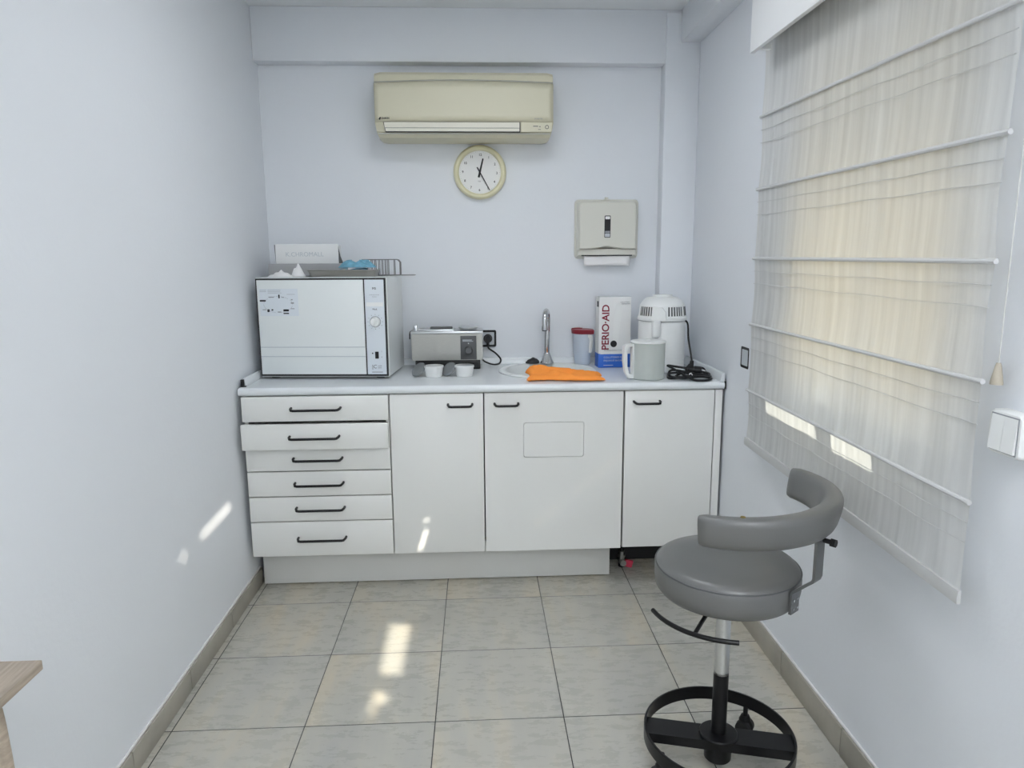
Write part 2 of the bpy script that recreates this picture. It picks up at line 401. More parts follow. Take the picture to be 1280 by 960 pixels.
# added unseen window beside the viewer: panel pierced to shape the sun patches
XS = XR+.12
def tr(p):
    t = (XS-p[0])/(-SUND.x); q = Vector(p)-SUND*t; return (q.y, q.z)
hA = [tr(p) for p in ((-.371, 2.584, 0), (-.282, 2.578, 0), (-.284, 2.241, 0), (-.372, 2.246, 0))]
hB = [tr(p) for p in ((-.37, 2.141, 0), (-.312, 2.134, 0), (-.318, 2.082, 0), (-.349, 2.080, 0), (-.350, 2.028, 0), (-.376, 2.015, 0))]
hC = [tr(p) for p in ((-.982, 2.69, .486), (-.982, 2.69, .456), (-.982, 2.385, .448), (-.982, 2.375, .473))]
hD = [tr(p) for p in ((-.982, 2.262, .490), (-.982, 2.256, .445), (-.982, 2.190, .432), (-.982, 2.200, .450))]
hE = [tr(p) for p in ((-.248, 2.842, .284), (-.224, 2.842, .286), (-.254, 2.842, .196), (-.278, 2.842, .196))]
hF = [tr(p) for p in ((-.250, 2.842, .336), (-.222, 2.842, .335), (-.226, 2.842, .324), (-.246, 2.842, .324))]
w2 = thing('added_window', 'added unseen window beside the viewer, its panel pierced to shape thin sunbeams', 'window', (XS, -.1, W2[2])); w2['kind'] = 'structure'
g = G(w2.location); g.prism(rc(W2), XS, XS+.012, 'x', [hA, hB, hC, hD, hE, hF]); g.build('sunbeam_mask', 'lam_in', w2)

# added ceiling fill panels, unseen above and behind the viewer, to light the walls
def fill_lamp(x, y, power, lbl):
    t = thing('ceiling_fill_panel', lbl, 'light', (x, y, ZC)); o = t.location
    G(o).prism(rrect(x-.31, x+.31, y-.31, y+.31, .01), ZC-.035, ZC, 'z', [rrect(x-.285, x+.285, y-.285, y+.285, .005)]).build('frame', 'alu', t)
    G(o).box(x-.284, x+.284, y-.284, y+.284, ZC-.028, ZC-.012).build('glow_panel', emit('fill_emitter', (.93, .965, 1), power), t)
fill_lamp(.1, 2.1, 10, 'added unseen ceiling fill panel nearest the worktop')
fill_lamp(.5, .3, 9.5, 'added unseen ceiling fill panel above the viewer')
fill_lamp(.5, -.7, 19, 'added unseen ceiling fill panel just behind the viewer')
fill_lamp(.5, -1.75, 26, 'added unseen ceiling fill panel farthest back on the window side')
fill_lamp(-.45, -1.75, 15, 'added unseen ceiling fill panel farthest back by the left wall')

# ------------------------------------------------------------------ base cabinets
YD = 2.842   # front face of doors
def handle(parent, off, x0, x1, z):
    g = G(off); y = YD-.030
    g.tube([(x0, YD+.001, z+.004), (x0, YD-.014, z+.003), (x0+.006, y, z), (x0+.014, y-.001, z-.001), (x1-.014, y-.001, z-.001), (x1-.006, y, z), (x1, YD-.014, z+.003), (x1, YD+.001, z+.004)], .0052, 10)
    return g
# drawer unit
dc = thing('drawer_cabinet', 'white six-drawer base cabinet against the left wall, second drawer ajar', 'cabinet', (-.665, 3.1, 0)); o = dc.location
g = G(o)
g.box(-.960, -.944, YD+.02, 3.40, .180, .872).box(-.386, -.370, YD+.02, 3.40, .180, .872)
g.box(-.944, -.386, YD+.02, 3.40, .180, .198).box(-.944, -.386, 3.385, 3.40, .198, .872).box(-.944, -.386, YD+.03, 3.38, .855, .872)
g.build('carcass', 'lam', dc)
rows = [(.768, .870, .819, .012), (.656, .761, .708, .040), (.5565, .651, .606, 0), (.4475, .5515, .500, 0), (.3385, .4425, .393, 0), (.184, .3335, .261, 0)]
for i, (a, b, zh, op) in enumerate(rows):
    x0, x1 = (-.958, -.371)
    g = G(o); g.box(x0, x1, YD-op, YD+.018-op, a, b, .0015)
    d = g.build('drawer', 'lam', dc)
    if op > .02:
        part_label(d, 'drawer pulled slightly open')
    G(o).box(x0+.02, x1-.02, YD+.018-op, 3.36-op, a+.012, b-.018).build('drawer_box', 'lam_in', d)
    hx = -.765 if i else -.760
    g = handle(None, o, hx, hx+.198, zh)
    for v in g.bm.verts: v.co.y -= op
    part_label(g.build('handle', 'black', d), 'black bar handle')
def cab(x0, x1, lbl, hx, right=False, inset=False, zb=.183):
    t = thing('base_cabinet', lbl, 'cabinet', ((x0+x1)/2, 3.1, 0)); o = t.location
    g = G(o)
    for a, b in ((x0+.003, x0+.018), (x1-.018, x1-.003)): g.box(a, b, YD+.02, 3.40, .180, .872)
    g.box(x0+.018, x1-.018, YD+.02, 3.40, .180, .198).box(x0+.018, x1-.018, 3.385, 3.40, .198, .872).box(x0+.018, x1-.018, YD+.022, YD+.08, .845, .872)
    g.build('carcass', 'lam', t)
    if inset:
        g = G(o); r = (.183, .436, .594, .744)
        g.prism([(x0+.0025, zb), (x1-.0025, zb), (x1-.0025, .870), (x0+.0025, .870)], YD, YD+.018, 'y', [list(reversed(rrect(*r, .010)))])
        d = g.build('door', 'lam', t)
        part_label(G(o).prism(rrect(r[0]+.0016, r[1]-.0016, r[2]+.0016, r[3]-.0016, .009), YD+.0006, YD+.018, 'y').build('access_panel', 'lam', d), 'rounded rectangular panel set into the door')
    else:
        d = G(o).box(x0+.0025, x1-.0025, YD, YD+.018, zb, .870, .0015).build('door', 'lam', t)
    part_label(handle(d, o, hx[0], hx[1], .822).build('handle', 'black', d), 'black bar handle')
    return t
cab(-.368, .019, 'white single-door base cabinet next to the drawers, handle at its right', (-.127, -.028))
cab(.019, .6015, 'wide white sink base cabinet with a rounded panel set in its door', (.064, .161), inset=True)
t3 = cab(.6045, .985, 'white base cabinet beside the right wall with open space under it', (.643, .752), zb=.186)
G(t3.location).box(.9875, 1.018, YD+.004, YD+.02, .186, .870, .001).build('filler_strip', 'lam', t3)
part_label(G(t3.location).box(.582, 1.018, 3.13, 3.14, .002, .1795).build('recess_shade_board', 'rubber', t3), 'added dark board standing in for shade under the cabinet')  # added black sheet gives the recess its deep shade
for y in (2.93, 3.36): G(t3.location).cyl((.95, y, .0), (.95, y, .18), .016).cyl((.95, y, 0), (.95, y, .012), .026).build('leg', 'black', t3)
g = G((-.2, 2.975, 0)); g.box(-.958, .577, 2.967, 2.983, .004, .178, .001)
g.box(-.958, .577, 2.9655, 2.967, .006, .012)
tag(g.build('plinth', 'lam_in'), 'long white plinth board under the cabinets, ending before the right one', 'plinth')

# worktop
wt = thing('worktop', 'white laminate worktop with raised edge strips and a round sink cut-out', 'worktop', (.03, 3.14, .875)); o = wt.location
SX, SY, SR = .315, 3.185, .222
g = G(o)
g.prism([(-.968, 2.855), (1.020, 2.855), (1.020, 3.4495), (-.968, 3.4495)], .873, .9048, 'z', [list(reversed(circ(SX, SY, SR-.012, 64)))])
pf = [(2.855, .873)] + [(2.847+.016*math.cos(a)*1.0, .889+.016*math.sin(a)) for a in [math.radians(-90-180*k/12) for k in range(13)]] + [(2.855, .905)]
g.prism(pf, -.968, 1.020, 'x')
bm_ = g.build('slab', 'counter', wt)
def upstand(y0, y1, x0, x1, back=False):
    g = G(o)
    if back: g.prism([(3.4495, .905), (3.4495, .934), (3.441, .934), (3.436, .928), (3.433, .905)], x0, x1, 'x')
    elif x0 < 0: g.prism([(x0, .905), (x0, .937), (x0+.007, .937), (x0+.014, .930), (x0+.019, .905)], y0, y1, 'y')
    else: g.prism([(x1, .905), (x1, .942), (x1-.007, .942), (x1-.014, .934), (x1-.019, .905)], y0, y1, 'y')
    return g.build('edge_strip', 'counter', wt)
upstand(0, 0, -.95, .872, True); upstand(2.885, 3.44, -.968, -.949); upstand(2.835, 3.365, 1.001, 1.020)
part_label(G(o).box(-.969, -.955, 2.874, 2.885, .903, .936, .002).box(-.958, -.948, 2.876, 2.885, .903, .909).build('end_cap', 'black', wt), 'black end cap')
part_label(G(o).box(1.0202, 1.0265, 2.835, 2.87, .873, .906, .001).build('end_cap', 'black', wt), 'black end cap')

# sink, faucet
sk = thing('sink', 'round white sink set into the worktop', 'sink', (SX, SY, .905)); o = sk.location
g = G(o); g.lathe([(SR, .9055), (SR+.001, .909), (SR-.006, .914), (SR-.018, .915), (SR-.03, .911), (SR-.036, .90), (SR-.05, .80), (SR-.09, .765), (.03, .758), (.0, .757), (.0, .752), (.03, .753), (SR-.088, .760), (SR-.045, .795), (SR-.022, .9045)], (SX, SY, 0), 64, 'z', closed=True)
g.build('basin', 'enamel', sk)
part_label(G(o).lathe([(.0, .762), (.024, .762), (.028, .760), (.028, .756)], (SX, SY, 0), 24).build('drain', 'chrome', sk), 'chrome drain')
part_label(G(o).cyl((SX+.012, SY+.186, .884), (SX+.012, SY+.1805, .884), .0085, n=18).build('overflow', 'black', sk), 'black overflow hole')
fx, fy = .332, 3.372
fa = thing('faucet', 'tall chrome gooseneck faucet behind the sink', 'faucet', (fx, fy, .912)); o = fa.location
G(o).lathe([(0, .9145), (.033, .9145), (.034, .918), (.030, .926), (.022, .945), (.017, .958), (.0145, .966), (0, .966)], (fx, fy, 0), 32).build('base', 'chrome', fa)
pts = [(fx, fy, .955), (fx, fy, 1.0), (fx+.002, fy, 1.10)]
dx, dy = -.26, -.966
for k in range(0, 11):
    a = PI*k/10; rr = .042
    pts.append((fx+.003+dx*rr*(1-math.cos(a)), fy+dy*rr*(1-math.cos(a)), 1.128+rr*math.sin(a)))
e = pts[-1]; pts.append((e[0], e[1], 1.098))
G(o).tube(pts, .0125, 16).build('pipe', 'chrome', fa)
part_label(G(o).cyl((e[0], e[1], 1.083), (e[0], e[1], 1.102), .0145).m(1).cyl((e[0], e[1], 1.079), (e[0], e[1], 1.083), .012).build('aerator', ['chrome', 'black'], fa), 'dark-tipped aerator')
g = G((.262, 3.375, .9145))
g.grid(18, 10, lambda u, v: Vector((.262+.033*math.cos(2*PI*u)*math.sin(PI*v/2+.001)*(1+.18*math.sin(7*u*2*PI+v*5)*math.sin(PI*v)), 3.375+.022*math.sin(2*PI*u)*math.sin(PI*v/2+.001), .9148+.024*math.cos(PI*v/2)*(1+.2*math.sin(9*u)))))
tag(g.build('scouring_pad', 'rubber'), 'small crumpled black scouring pad beside the faucet base', 'scouring pad')

# orange cloth draped over the sink front
def clothz(x, y):
    n = noise.noise(Vector((x*16, y*22, 1.3)))*.55 + noise.noise(Vector((x*38, y*30, 4.1)))*.3
    return n
g = G((.365, 3.0, .915))
def cl(u, v):
    # u along X, v across (0 front, 1 back); outline wobbles
    x = .212+.312*u + .008*math.sin(9*v+1)*(u-.5)*2 + .006*noise.noise(Vector((u*5, v*5, 2)))
    yf = 2.893+.014*math.sin(5.5*u+.4)+.010*noise.noise(Vector((u*9, 0, 7))); yb = 3.080 - .05*u + .018*noise.noise(Vector((u*6, 3, 9)))
    y = yf+(yb-yf)*v
    e = min(u, 1-u)*16; f = min(v, 1-v)*9
    ed = min(1, e)*min(1, f); ed = ed**.5
    d2 = math.hypot(x-SX, y-SY)
    base = .9105 + .010*min(1, max(0, (SR+.02-d2)/.03))
    h = .012+.017*(1-u*.55)+.018*math.exp(-((v-.62-.1*math.sin(6*u))/.16)**2) + .011*clothz(x, y)
    h += .012*math.exp(-((u*.9+v*.5-.55)/.05)**2) - .009*math.exp(-((u*.8-v*.6-.15)/.03)**2) - .010*math.exp(-((v-.40-.25*u+.05*math.sin(14*u))/.035)**2) - .007*math.exp(-((u-.80+.3*v)/.02)**2)*v
    return Vector((x, y, base+max(.001, .66*h*ed)))
g.grid(70, 36, cl)
g2 = G()
tag(g.build('cleaning_cloth', 'orange'), 'crumpled orange cleaning cloth over the front rim of the sink', 'cloth')
bpy.data.objects['cleaning_cloth'].modifiers.new('solidify', 'SOLIDIFY').thickness = .003

# ------------------------------------------------------------------ autoclave (local coords: x right, y depth from front, z up)
ac = thing('autoclave', 'large white box-shaped steam steriliser on the left of the worktop', 'steriliser', (-.665, 3.045, .9052), -.088)
wA, dA, hA_ = .565, .335, .437; hw = wA/2
G().prism(rrect(-hw, hw, .008, hA_, .008), .012, dA, 'y').build('housing', 'enamel', ac)
g = G(); g.prism([(-hw+.005, .014), (hw-.005, .014), (hw-.005, hA_-.005), (-hw+.005, hA_-.005)], -.001, .012, 'y'); part_label(g.build('front_seal', 'rubber', ac), 'black seal line around the front')
g = G(); xs = hw-.093
g.box(-hw+.011, xs-.0055, -.006, .006, .022, hA_-.0115, .002)
d = g.build('door', 'enamel', ac)
g = G(); g.box(-hw+.012, xs-.006, -.0075, -.005, .1385, .1415, .0008).box(-hw+.012, xs-.006, -.0075, -.005, .098, .101, .0008); part_label(g.build('ridge', 'lgrey', d), 'two thin horizontal ridges')
# sticker on the door
g = G(); sx0, sz1 = -hw+.022, hA_-.048
g.m(0).box(sx0, sx0+.165, -.0068, -.0058, sz1-.115, sz1)
pl = g.build('instruction_sticker', ['enamel_panel'], d); part_label(pl, 'pale blue instruction sticker with an oval diagram')
g = G(); yy = -.0070
cx, cz, ra, rb = sx0+.078, sz1-.066, .062, .034
for k in range(40):
    a0, a1 = 2*PI*k/40, 2*PI*(k+.7)/40
    if k % 5 == 4: continue
    g.m(1); p0 = (cx+ra*math.cos(a0), yy, cz+rb*math.sin(a0)); p1 = (cx+ra*math.cos(a1), yy, cz+rb*math.sin(a1)); g.tube([p0, p1], .0006, 4)
g.m(0)
for (u, v, ww, hh) in ((-.065, .016, .026, .007), (.006, .034, .006, .016), (-.043, -.026, .010, .012), (-.026, -.023, .008, .006), (.033, -.025, .024, .009), (.033, -.038, .024, .005)):
    g.prism(rrect(cx+u-ww/2, cx+u+ww/2, cz+v-hh/2, cz+v+hh/2, min(ww, hh)*.3, 3), yy-.0004, yy, 'y')
g.m(1)
for (u, v, ww, hh) in ((.060, .020, .008, .005), (.062, .006, .014, .006), (.062, -.018, .016, .003), (-.028, .031, .024, .004), (.022, .030, .012, .003), (-.06, -.022, .018, .003), (.004, -.032, .016, .004)):
    g.prism(rrect(cx+u-ww/2, cx+u+ww/2, cz+v-hh/2, cz+v+hh/2, min(ww, hh)*.4, 3), yy-.0004, yy, 'y')
g.m(2)
for a, b, zt in ((sx0+.002, sx0+.030, .004), (sx0+.002, sx0+.030, .010), (sx0+.036, sx0+.092, .004), (sx0+.036, sx0+.090, .010), (sx0+.036, sx0+.095, .016), (sx0+.118, sx0+.152, .022)):
    g.box(a, b, yy-.0002, yy+.0004, sz1-zt-.003, sz1-zt)
g.build('diagram', ['ink', 'mgrey', 'lgrey'], pl)
# control panel
g = G(); g.box(xs, hw-.011, -.004, .006, .022, hA_-.0115, .0015); cp = g.build('control_panel', 'enamel_panel', ac)
px = (xs+hw-.010)/2
G().box(xs+.006, hw-.016, -.0048, -.0035, .313, .330).build('label_strip', 'white', cp)
yy = -.0046
G().text('MS', .014, (px, yy, .384), align='CENTER').build('heading_print', 'ink', cp)
G().text('o o o o o o', .0085, (px, yy, .360), align='CENTER').build('symbol_row', 'mgrey', cp)
G().text('| | | | | |', .006, (px, yy, .352), align='CENTER').build('symbol_row', 'mgrey', cp)
G().text('Mod.', .010, (px, yy, .298), align='CENTER').build('dial_caption', 'ink', cp)
g = G()
for k in range(12):
    a = 2*PI*k/12; g.tube([(px+.029*math.cos(a), yy+.0004, .248+.029*math.sin(a)), (px+.033*math.cos(a), yy+.0004, .248+.033*math.sin(a))], .0006, 4)
g.build('dial_scale', 'ink', cp)
G().text('1', .008, (px+.02, yy, .118)).build('switch_print', 'mgrey', cp)
G().text('0', .008, (px+.02, yy, .094)).build('switch_print', 'mgrey', cp)
G().cyl((px-.017, yy, .113), (px-.017, yy+.001, .113), .003, n=12).build('indicator_dot', 'ink', cp)
G().text('|C', .022, (px-.022, yy, .048), bold=.0004).build('maker_print', 'mgrey', cp)
G().text('made', .008, (px+.003, yy, .056)).build('maker_print', 'mgrey', cp)
G().text('clave', .008, (px+.003, yy, .048)).build('maker_print', 'mgrey', cp)
G().box(px-.022, px+.024, yy, yy+.0006, .030, .033).build('print_line', 'mgrey', cp)
g = G(); g.lathe([(0, -.022), (.017, -.022), (.019, -.020), (.0215, -.004), (0, -.004)], (px, 0, .248), 32, 'y'); kn = g.build('dial', 'white', cp)
part_label(G().lathe([(.0215, -.004), (.0235, -.004), (.0235, -.0065), (.0215, -.0065)], (px, 0, .248), 32, 'y', closed=True).build('dial_ring', 'mgrey', kn), 'grey ring around the dial')
r = Matrix.Rotation(math.radians(25), 3, 'Y'); G().box(px-.0045, px+.0045, -.027, -.021, .231, .265, .0015, rot=r).build('grip', 'white', kn)
part_label(G().box(px-.006, px+.009, -.008, -.003, .090, .120, .0015).build('rocker_switch', 'ink', cp), 'black rocker switch')
for sx in (-1, 1):
    for yy in (.05, dA-.05): G().cyl((sx*(hw-.05), yy, 0), (sx*(hw-.05), yy, .010), .018).build('foot', 'rubber', ac)

ZT = .905+hA_
# items on the autoclave
g = G((-.755, 3.25, ZT+.0005)); g.box(-.918, -.592, 3.19, 3.315, ZT+.0005, ZT+.056, .002)
tag(g.build('grey_box', 'cartongrey'), 'flat grey box lying on the steriliser under the white carton', 'box')
ct = thing('white_carton', 'white cardboard carton standing on the grey box', 'carton', (-.75, 3.25, ZT+.0565)); o = ct.location; z = ZT+.0567
G(o).box(-.879, -.615, 3.203, 3.29, z, z+.078, .001).build('carton_body', 'carton', ct)
G(o).box(-.885, -.611, 3.199, 3.2025, z, z+.084, .001).build('front_flap', 'carton', ct)
part_label(G(o).prism([(-.8855, z), (-.8805, z), (-.8855, z+.082), (-.889, z+.082)], 3.2, 3.28, 'y').build('side_flap', 'dgrey', ct), 'dark side edge')
part_label(G(o).prism([(-.6125, z), (-.592, z), (-.603, z+.03), (-.6125, z+.080), (-.6155, z+.080)], 3.204, 3.206, 'y').build('side_flap', 'dgrey', ct), 'dark side edge')
G(o).text('K.CHROMALL', .027, (-.842, 3.1988, z+.031), depth=.0003).build('lettering', 'lgrey', ct)
# tissues
def tissue(name, cx, cy, rx, ry, h, seed, lbl, pk=0):
    g = G((cx, cy, ZT+.0005))
    def f(u, v):
        a = 2*PI*u; rr = v*(1+.25*noise.noise(Vector((math.cos(a)*1.5+seed, math.sin(a)*1.5, seed))))
        x, y = cx+rx*rr*math.cos(a), cy+ry*rr*math.sin(a)
        z = h*(max(0, 1-v)**.8)*(1+.5*noise.noise(Vector((x*60, y*60, seed))))+.004*abs(noise.noise(Vector((x*40, y*40, seed+3))))*(1-v*.8)
        return Vector((x+pk*z, y, ZT+.0008+max(0, z)))
    g.grid(28, 9, f); bmesh.ops.remove_doubles(g.bm, verts=g.bm.verts[:], dist=1e-5)
    return tag(g.build(name, 'paper', solid=.0006), lbl, 'tissue')
tissue('crumpled_tissue', -.842, 3.115, .055, .035, .024, 1.0, 'low crumpled white tissue at the left front of the steriliser top')
tissue('crumpled_tissue', -.773, 3.12, .030, .022, .052, 5.0, 'white tissue standing in a peak beside the metal tray')
# metal tray with masks
mt = thing('instrument_tray', 'shallow steel tray holding blue masks on the steriliser', 'tray', (-.57, 3.12, ZT)); o = mt.location; z = ZT+.0006
g = G(o)
R0, R1 = rrect(-.715, -.430, 3.055, 3.19, .012), rrect(-.721, -.424, 3.049, 3.196, .014)
g.ring_skin([[Vector((x, y, z)) for x, y in rrect(-.708, -.437, 3.062, 3.183, .012)], [Vector((x, y, z+.024)) for x, y in R0], [Vector((x, y, z+.027)) for x, y in R1], [Vector((x, y, z+.029)) for x, y in R1], [Vector((x, y, z+.028)) for x, y in rrect(-.713, -.432, 3.057, 3.188, .011)], [Vector((x, y, z+.002)) for x, y in rrect(-.707, -.438, 3.063, 3.182, .011)]])
g.build('tray_body', 'steel', mt)
def mask(cx, cy, zz, L_, Wd, lbl, sd, hump):
    g = G((cx, cy, zz))
    def f(u, v):
        x = cx+(u-.5)*L_; y = cy+(v-.5)*Wd
        e = min(u, 1-u, v, 1-v)*6; e = min(1, e)
        hh = hump*e*(.72+.42*noise.noise(Vector((x*22, y*40, sd))))+.0025*math.sin(v*PI*7+3*noise.noise(Vector((x*12, y*9, sd))))*e
        return Vector((x, y+.006*noise.noise(Vector((x*15, sd, 0))), zz+max(0, hh)))
    g.grid(36, 20, f)
    m_ = g.build('face_mask', 'mask', solid=.0012); tag(m_, lbl, 'mask', 'blue face masks in the tray')
    g = G((cx, cy, zz)); ex = cx+L_*.5
    for s in (-1, 1):
        g.tube([(cx+s*L_*.49, cy-.03, zz+.004), (cx+s*L_*.3, cy-.048, zz+.014), (cx+s*L_*.1, cy-.044, zz+hump*.9+.004), (cx+s*L_*.30, cy-.03, zz+hump*.8+.004), (cx+s*L_*.49, cy+.02, zz+.006)], .0012, 6, sub=5)
    part_label(g.build('ear_loop', 'mask', m_), 'thin pale ear loops')
mask(-.535, 3.122, z+.0035, .165, .095, 'lower blue pleated mask in the steel tray', 3.0, .030)
mask(-.517, 3.125, z+.038, .150, .085, 'upper blue pleated mask heaped on top in the steel tray', 8.0, .030)
# wire rack on a flat perforated plate
rk = thing('wire_rack', 'small steel wire rack on a flat plate at the right edge of the steriliser top', 'rack', (-.41, 3.23, ZT)); o = rk.location
G(o).box(-.505, -.278, 3.205, 3.26, ZT+.0008, ZT+.0055, .001).build('plate', 'wire', rk)
zt = ZT+.072; zb = ZT+.004
g = G(o)
for y in (3.212, 3.252): g.tube([(-.344, y, zb), (-.344, y, zt-.012), (-.352, y, zt-.002), (-.360, y, zt), (-.512, y, zt)], .0022, 8)
g.build('rail', 'wire', rk)
for k, x in enumerate((-.37, -.398, -.410, -.424, -.438, -.455, -.472, -.488)):
    G(o).tube([(x, 3.212, zb), (x, 3.212, zt), (x, 3.252, zt), (x, 3.252, zb)], .0018, 6).build('wire', 'wire', rk)

# ------------------------------------------------------------------ ultrasonic cleaner
uc = thing('ultrasonic_cleaner', 'stainless steel bath unit with dark control panel beside the steriliser', 'cleaner', (-.145, 3.26, .9055)); 
x0, x1, H0, H1 = -.163, .166, .045, .172; D = .145
G().prism(rrect(x0, x1, H0, H1, .006), 0, D, 'y').build('body', 'steel', uc)
G().box(x0-.004, x1+.002, -.006, D+.004, H1-.004, H1+.008, .003).build('rim', 'alu', uc)
part_label(G().box(x0+.014, x1-.012, .012, D-.008, .0, H0+.002, .004).build('base', 'black', uc), 'black plastic base')
p = G().box(x0+.226, x0+.300, -.004, .002, H0+.003, H1-.014, .001).build('control_panel', 'dgrey', uc)
G().lathe([(0, -.018), (.014, -.018), (.0165, -.016), (.018, -.004), (0, -.004)], (x0+.263, 0, H0+.046), 28, 'y').build('knob', 'dgrey', p)
part_label(G().box(x0+.236, x0+.279, -.0046, -.0038, H0+.092, H0+.0955).box(x0+.236, x0+.285, -.0046, -.0038, H0+.087, H0+.0895).cyl((x0+.263, -.0046, H0+.078), (x0+.263, -.003, H0+.078), .003, n=10).build('markings', 'lgrey', p), 'pale print above the knob')
G().box(x0+.045, x0+.195, .02, D-.02, H1+.006, H1+.016, .004).build('lid', 'alu', uc)
part_label(G().box(x0+.085, x0+.190, .03, .06, H1+.014, H1+.026, .005).build('lid_grip', 'dgrey', uc), 'dark bar grip on the lid')
part_label(G().lathe([(0, .004), (.040, .004), (.046, .010), (.046, .014), (.038, .018), (0, .02)], (x0+.262, .065, H1+.008), 36).build('cover', 'alu', uc), 'round steel cover')
part_label(G().box(x0+.010, x0+.028, .02, .045, H1+.005, H1+.036, .004).cyl((x0+.030, .032, H1+.014), (x0+.06, .032, H1+.014), .007, n=14).build('drain_tap', 'alu', uc), 'small metal tap')
part_label(G().tube([(x0+.004, .03, H1+.006), (x0-.008, .03, H1+.002), (x0-.010, .03, H1-.03)], .003, 8, sub=4).build('side_handle', 'black', uc), 'black side clip')

def pot(x, y, lbl):
    t = thing('round_pot', lbl, 'pot', (x, y, .9055), 0, 'white pots before the steel bath')
    G().lathe([(0, 0), (.034, 0), (.0365, .003), (.0405, .040), (.0425, .040), (.0430, .047), (.0410, .049), (.038, .047), (.036, .044), (0, .044)], n=40).build('cup', 'white', t)
    part_label(G().lathe([(0, .0445), (.035, .0445), (.037, .048), (.030, .0505), (.0, .0515)], n=36).build('inner_lid', 'alu', t), 'grey metallic top')
    return t
p1 = pot(-.196, 3.075, 'white round pot with grey top, left of the two before the steel bath')
p2 = p1.copy(); C.objects.link(p2); p2.location.x = -.062; p2['label'] = 'white round pot with grey top, right of the two before the steel bath'
for c in list(p1.children):
    d = c.copy(); C.objects.link(d); d.parent = p2
def potlid(x, y, lbl):
    bm = G((x, y, .9055)); r = Matrix.Rotation(math.radians(38), 3, 'Y').to_4x4()
    bm.lathe([(.036, 0), (.037, .004), (.034, .009), (.018, .012), (0, .0125), (0, .0105), (.018, .010), (.033, .007), (.034, 0)], (0, 0, 0), 36)
    R_ = Matrix.Rotation(math.radians(42), 3, 'Z') @ Matrix.Rotation(math.radians(-48), 3, 'Y')
    lo = 1e9
    for v in bm.bm.verts: v.co = R_ @ v.co; lo = min(lo, v.co.z)
    for v in bm.bm.verts: v.co += Vector((x, y, .9057-lo))
    return tag(bm.build('pot_lid', 'lidclear'), lbl, 'lid', 'loose clear pot lids')
potlid(-.262, 3.09, 'clear domed lid tilted against the left white pot')
potlid(-.129, 3.09, 'clear domed lid tilted between the two white pots')

# wall socket behind the cleaner with plug and cable
def socket(lbl, loc, rz):
    t = thing('wall_socket', lbl, 'socket', loc, rz)
    G().prism(rrect(-.041, .041, -.041, .041, .008), -.009, 0, 'y', [list(reversed(rrect(-.031, .031, -.031, .031, .004)))]).build('surround', 'black', t)
    G().prism(rrect(-.0305, .0305, -.0305, .0305, .004), -.008, 0, 'y').build('faceplate', 'lgrey', t)
    part_label(G().lathe([(.0, -.0083), (.0205, -.0083), (.0215, -.0095), (.0195, -.0095), (.018, -.0088), (0, -.0086)], (0, 0, 0), 32, 'y').build('well', 'black', t), 'black round socket well')
    return t
socket('black-framed wall socket on the back wall behind the steel bath', (.048, 3.4495, 1.030), 0)
socket('black-framed empty wall socket on the right wall beside the blind', (XR-.0005, 2.655, 1.030), PI/2*-1+PI)
pc = thing('power_cable', 'short black cable and plug in the back wall socket beside the steel bath', 'cable', (.048, 3.43, 1.03)); o = pc.location
G(o).cyl((.048, 3.4405, 1.030), (.048, 3.405, 1.030), .0185, .016).box(.041, .055, 3.408, 3.43, .998, 1.022, .003).build('plug', 'black', pc)
G(o).tube([(.048, 3.419, 1.0), (.052, 3.415, .985), (.085, 3.40, .962), (.108, 3.385, .935), (.100, 3.37, .916), (.07, 3.37, .912), (.035, 3.385, .922), (.022, 3.395, .932)], .0042, 8, sub=6).build('cord', 'black', pc)

# ------------------------------------------------------------------ right end of the worktop
# measuring jug with red lid
jg = thing('measuring_jug', 'milky plastic jug with dark red lid standing behind the sink', 'jug', (.506, 3.388, .9055), -.85); 
def jr(a, base, spout): 
    d = abs((a-PI+PI) % (2*PI)-PI); return base+spout*max(0, 1-d/.55)**1.5
rings = []
for r_, h, sp in ((.035, 0, 0), (.038, .003, 0), (.050, .140, .004), (.051, .152, .012), (.049, .152, .012), (.048, .140, .004), (.036, .006, 0), (.002, .006, 0)):
    rings.append([Vector((jr(2*PI*k/40, r_, sp)*math.cos(2*PI*k/40+PI), jr(2*PI*k/40, r_, sp)*math.sin(2*PI*k/40+PI)*.92, h)) for k in range(40)])
G().ring_skin(rings).build('body', 'jugblue', jg)
rings = []
for r_, h, sp in ((.002, .150, 0), (.052, .150, .014), (.055, .152, .016), (.056, .168, .018), (.053, .171, .016), (.002, .173, 0)):
    rings.append([Vector((jr(2*PI*k/40, r_, sp)*math.cos(2*PI*k/40+PI), jr(2*PI*k/40, r_, sp)*math.sin(2*PI*k/40+PI)*.92, h + (.004 if math.cos(2*PI*k/40) > .8 and h > .15 else 0))) for k in range(40)])
part_label(G().ring_skin(rings).build('lid', 'red', jg), 'dark red lid')
G().prism([(.044, .135), (.050, .150), (.066, .146), (.070, .130), (.064, .062), (.054, .062), (.057, .125), (.052, .134)], -.016, -.004, 'y').build('handle', 'white', jg)

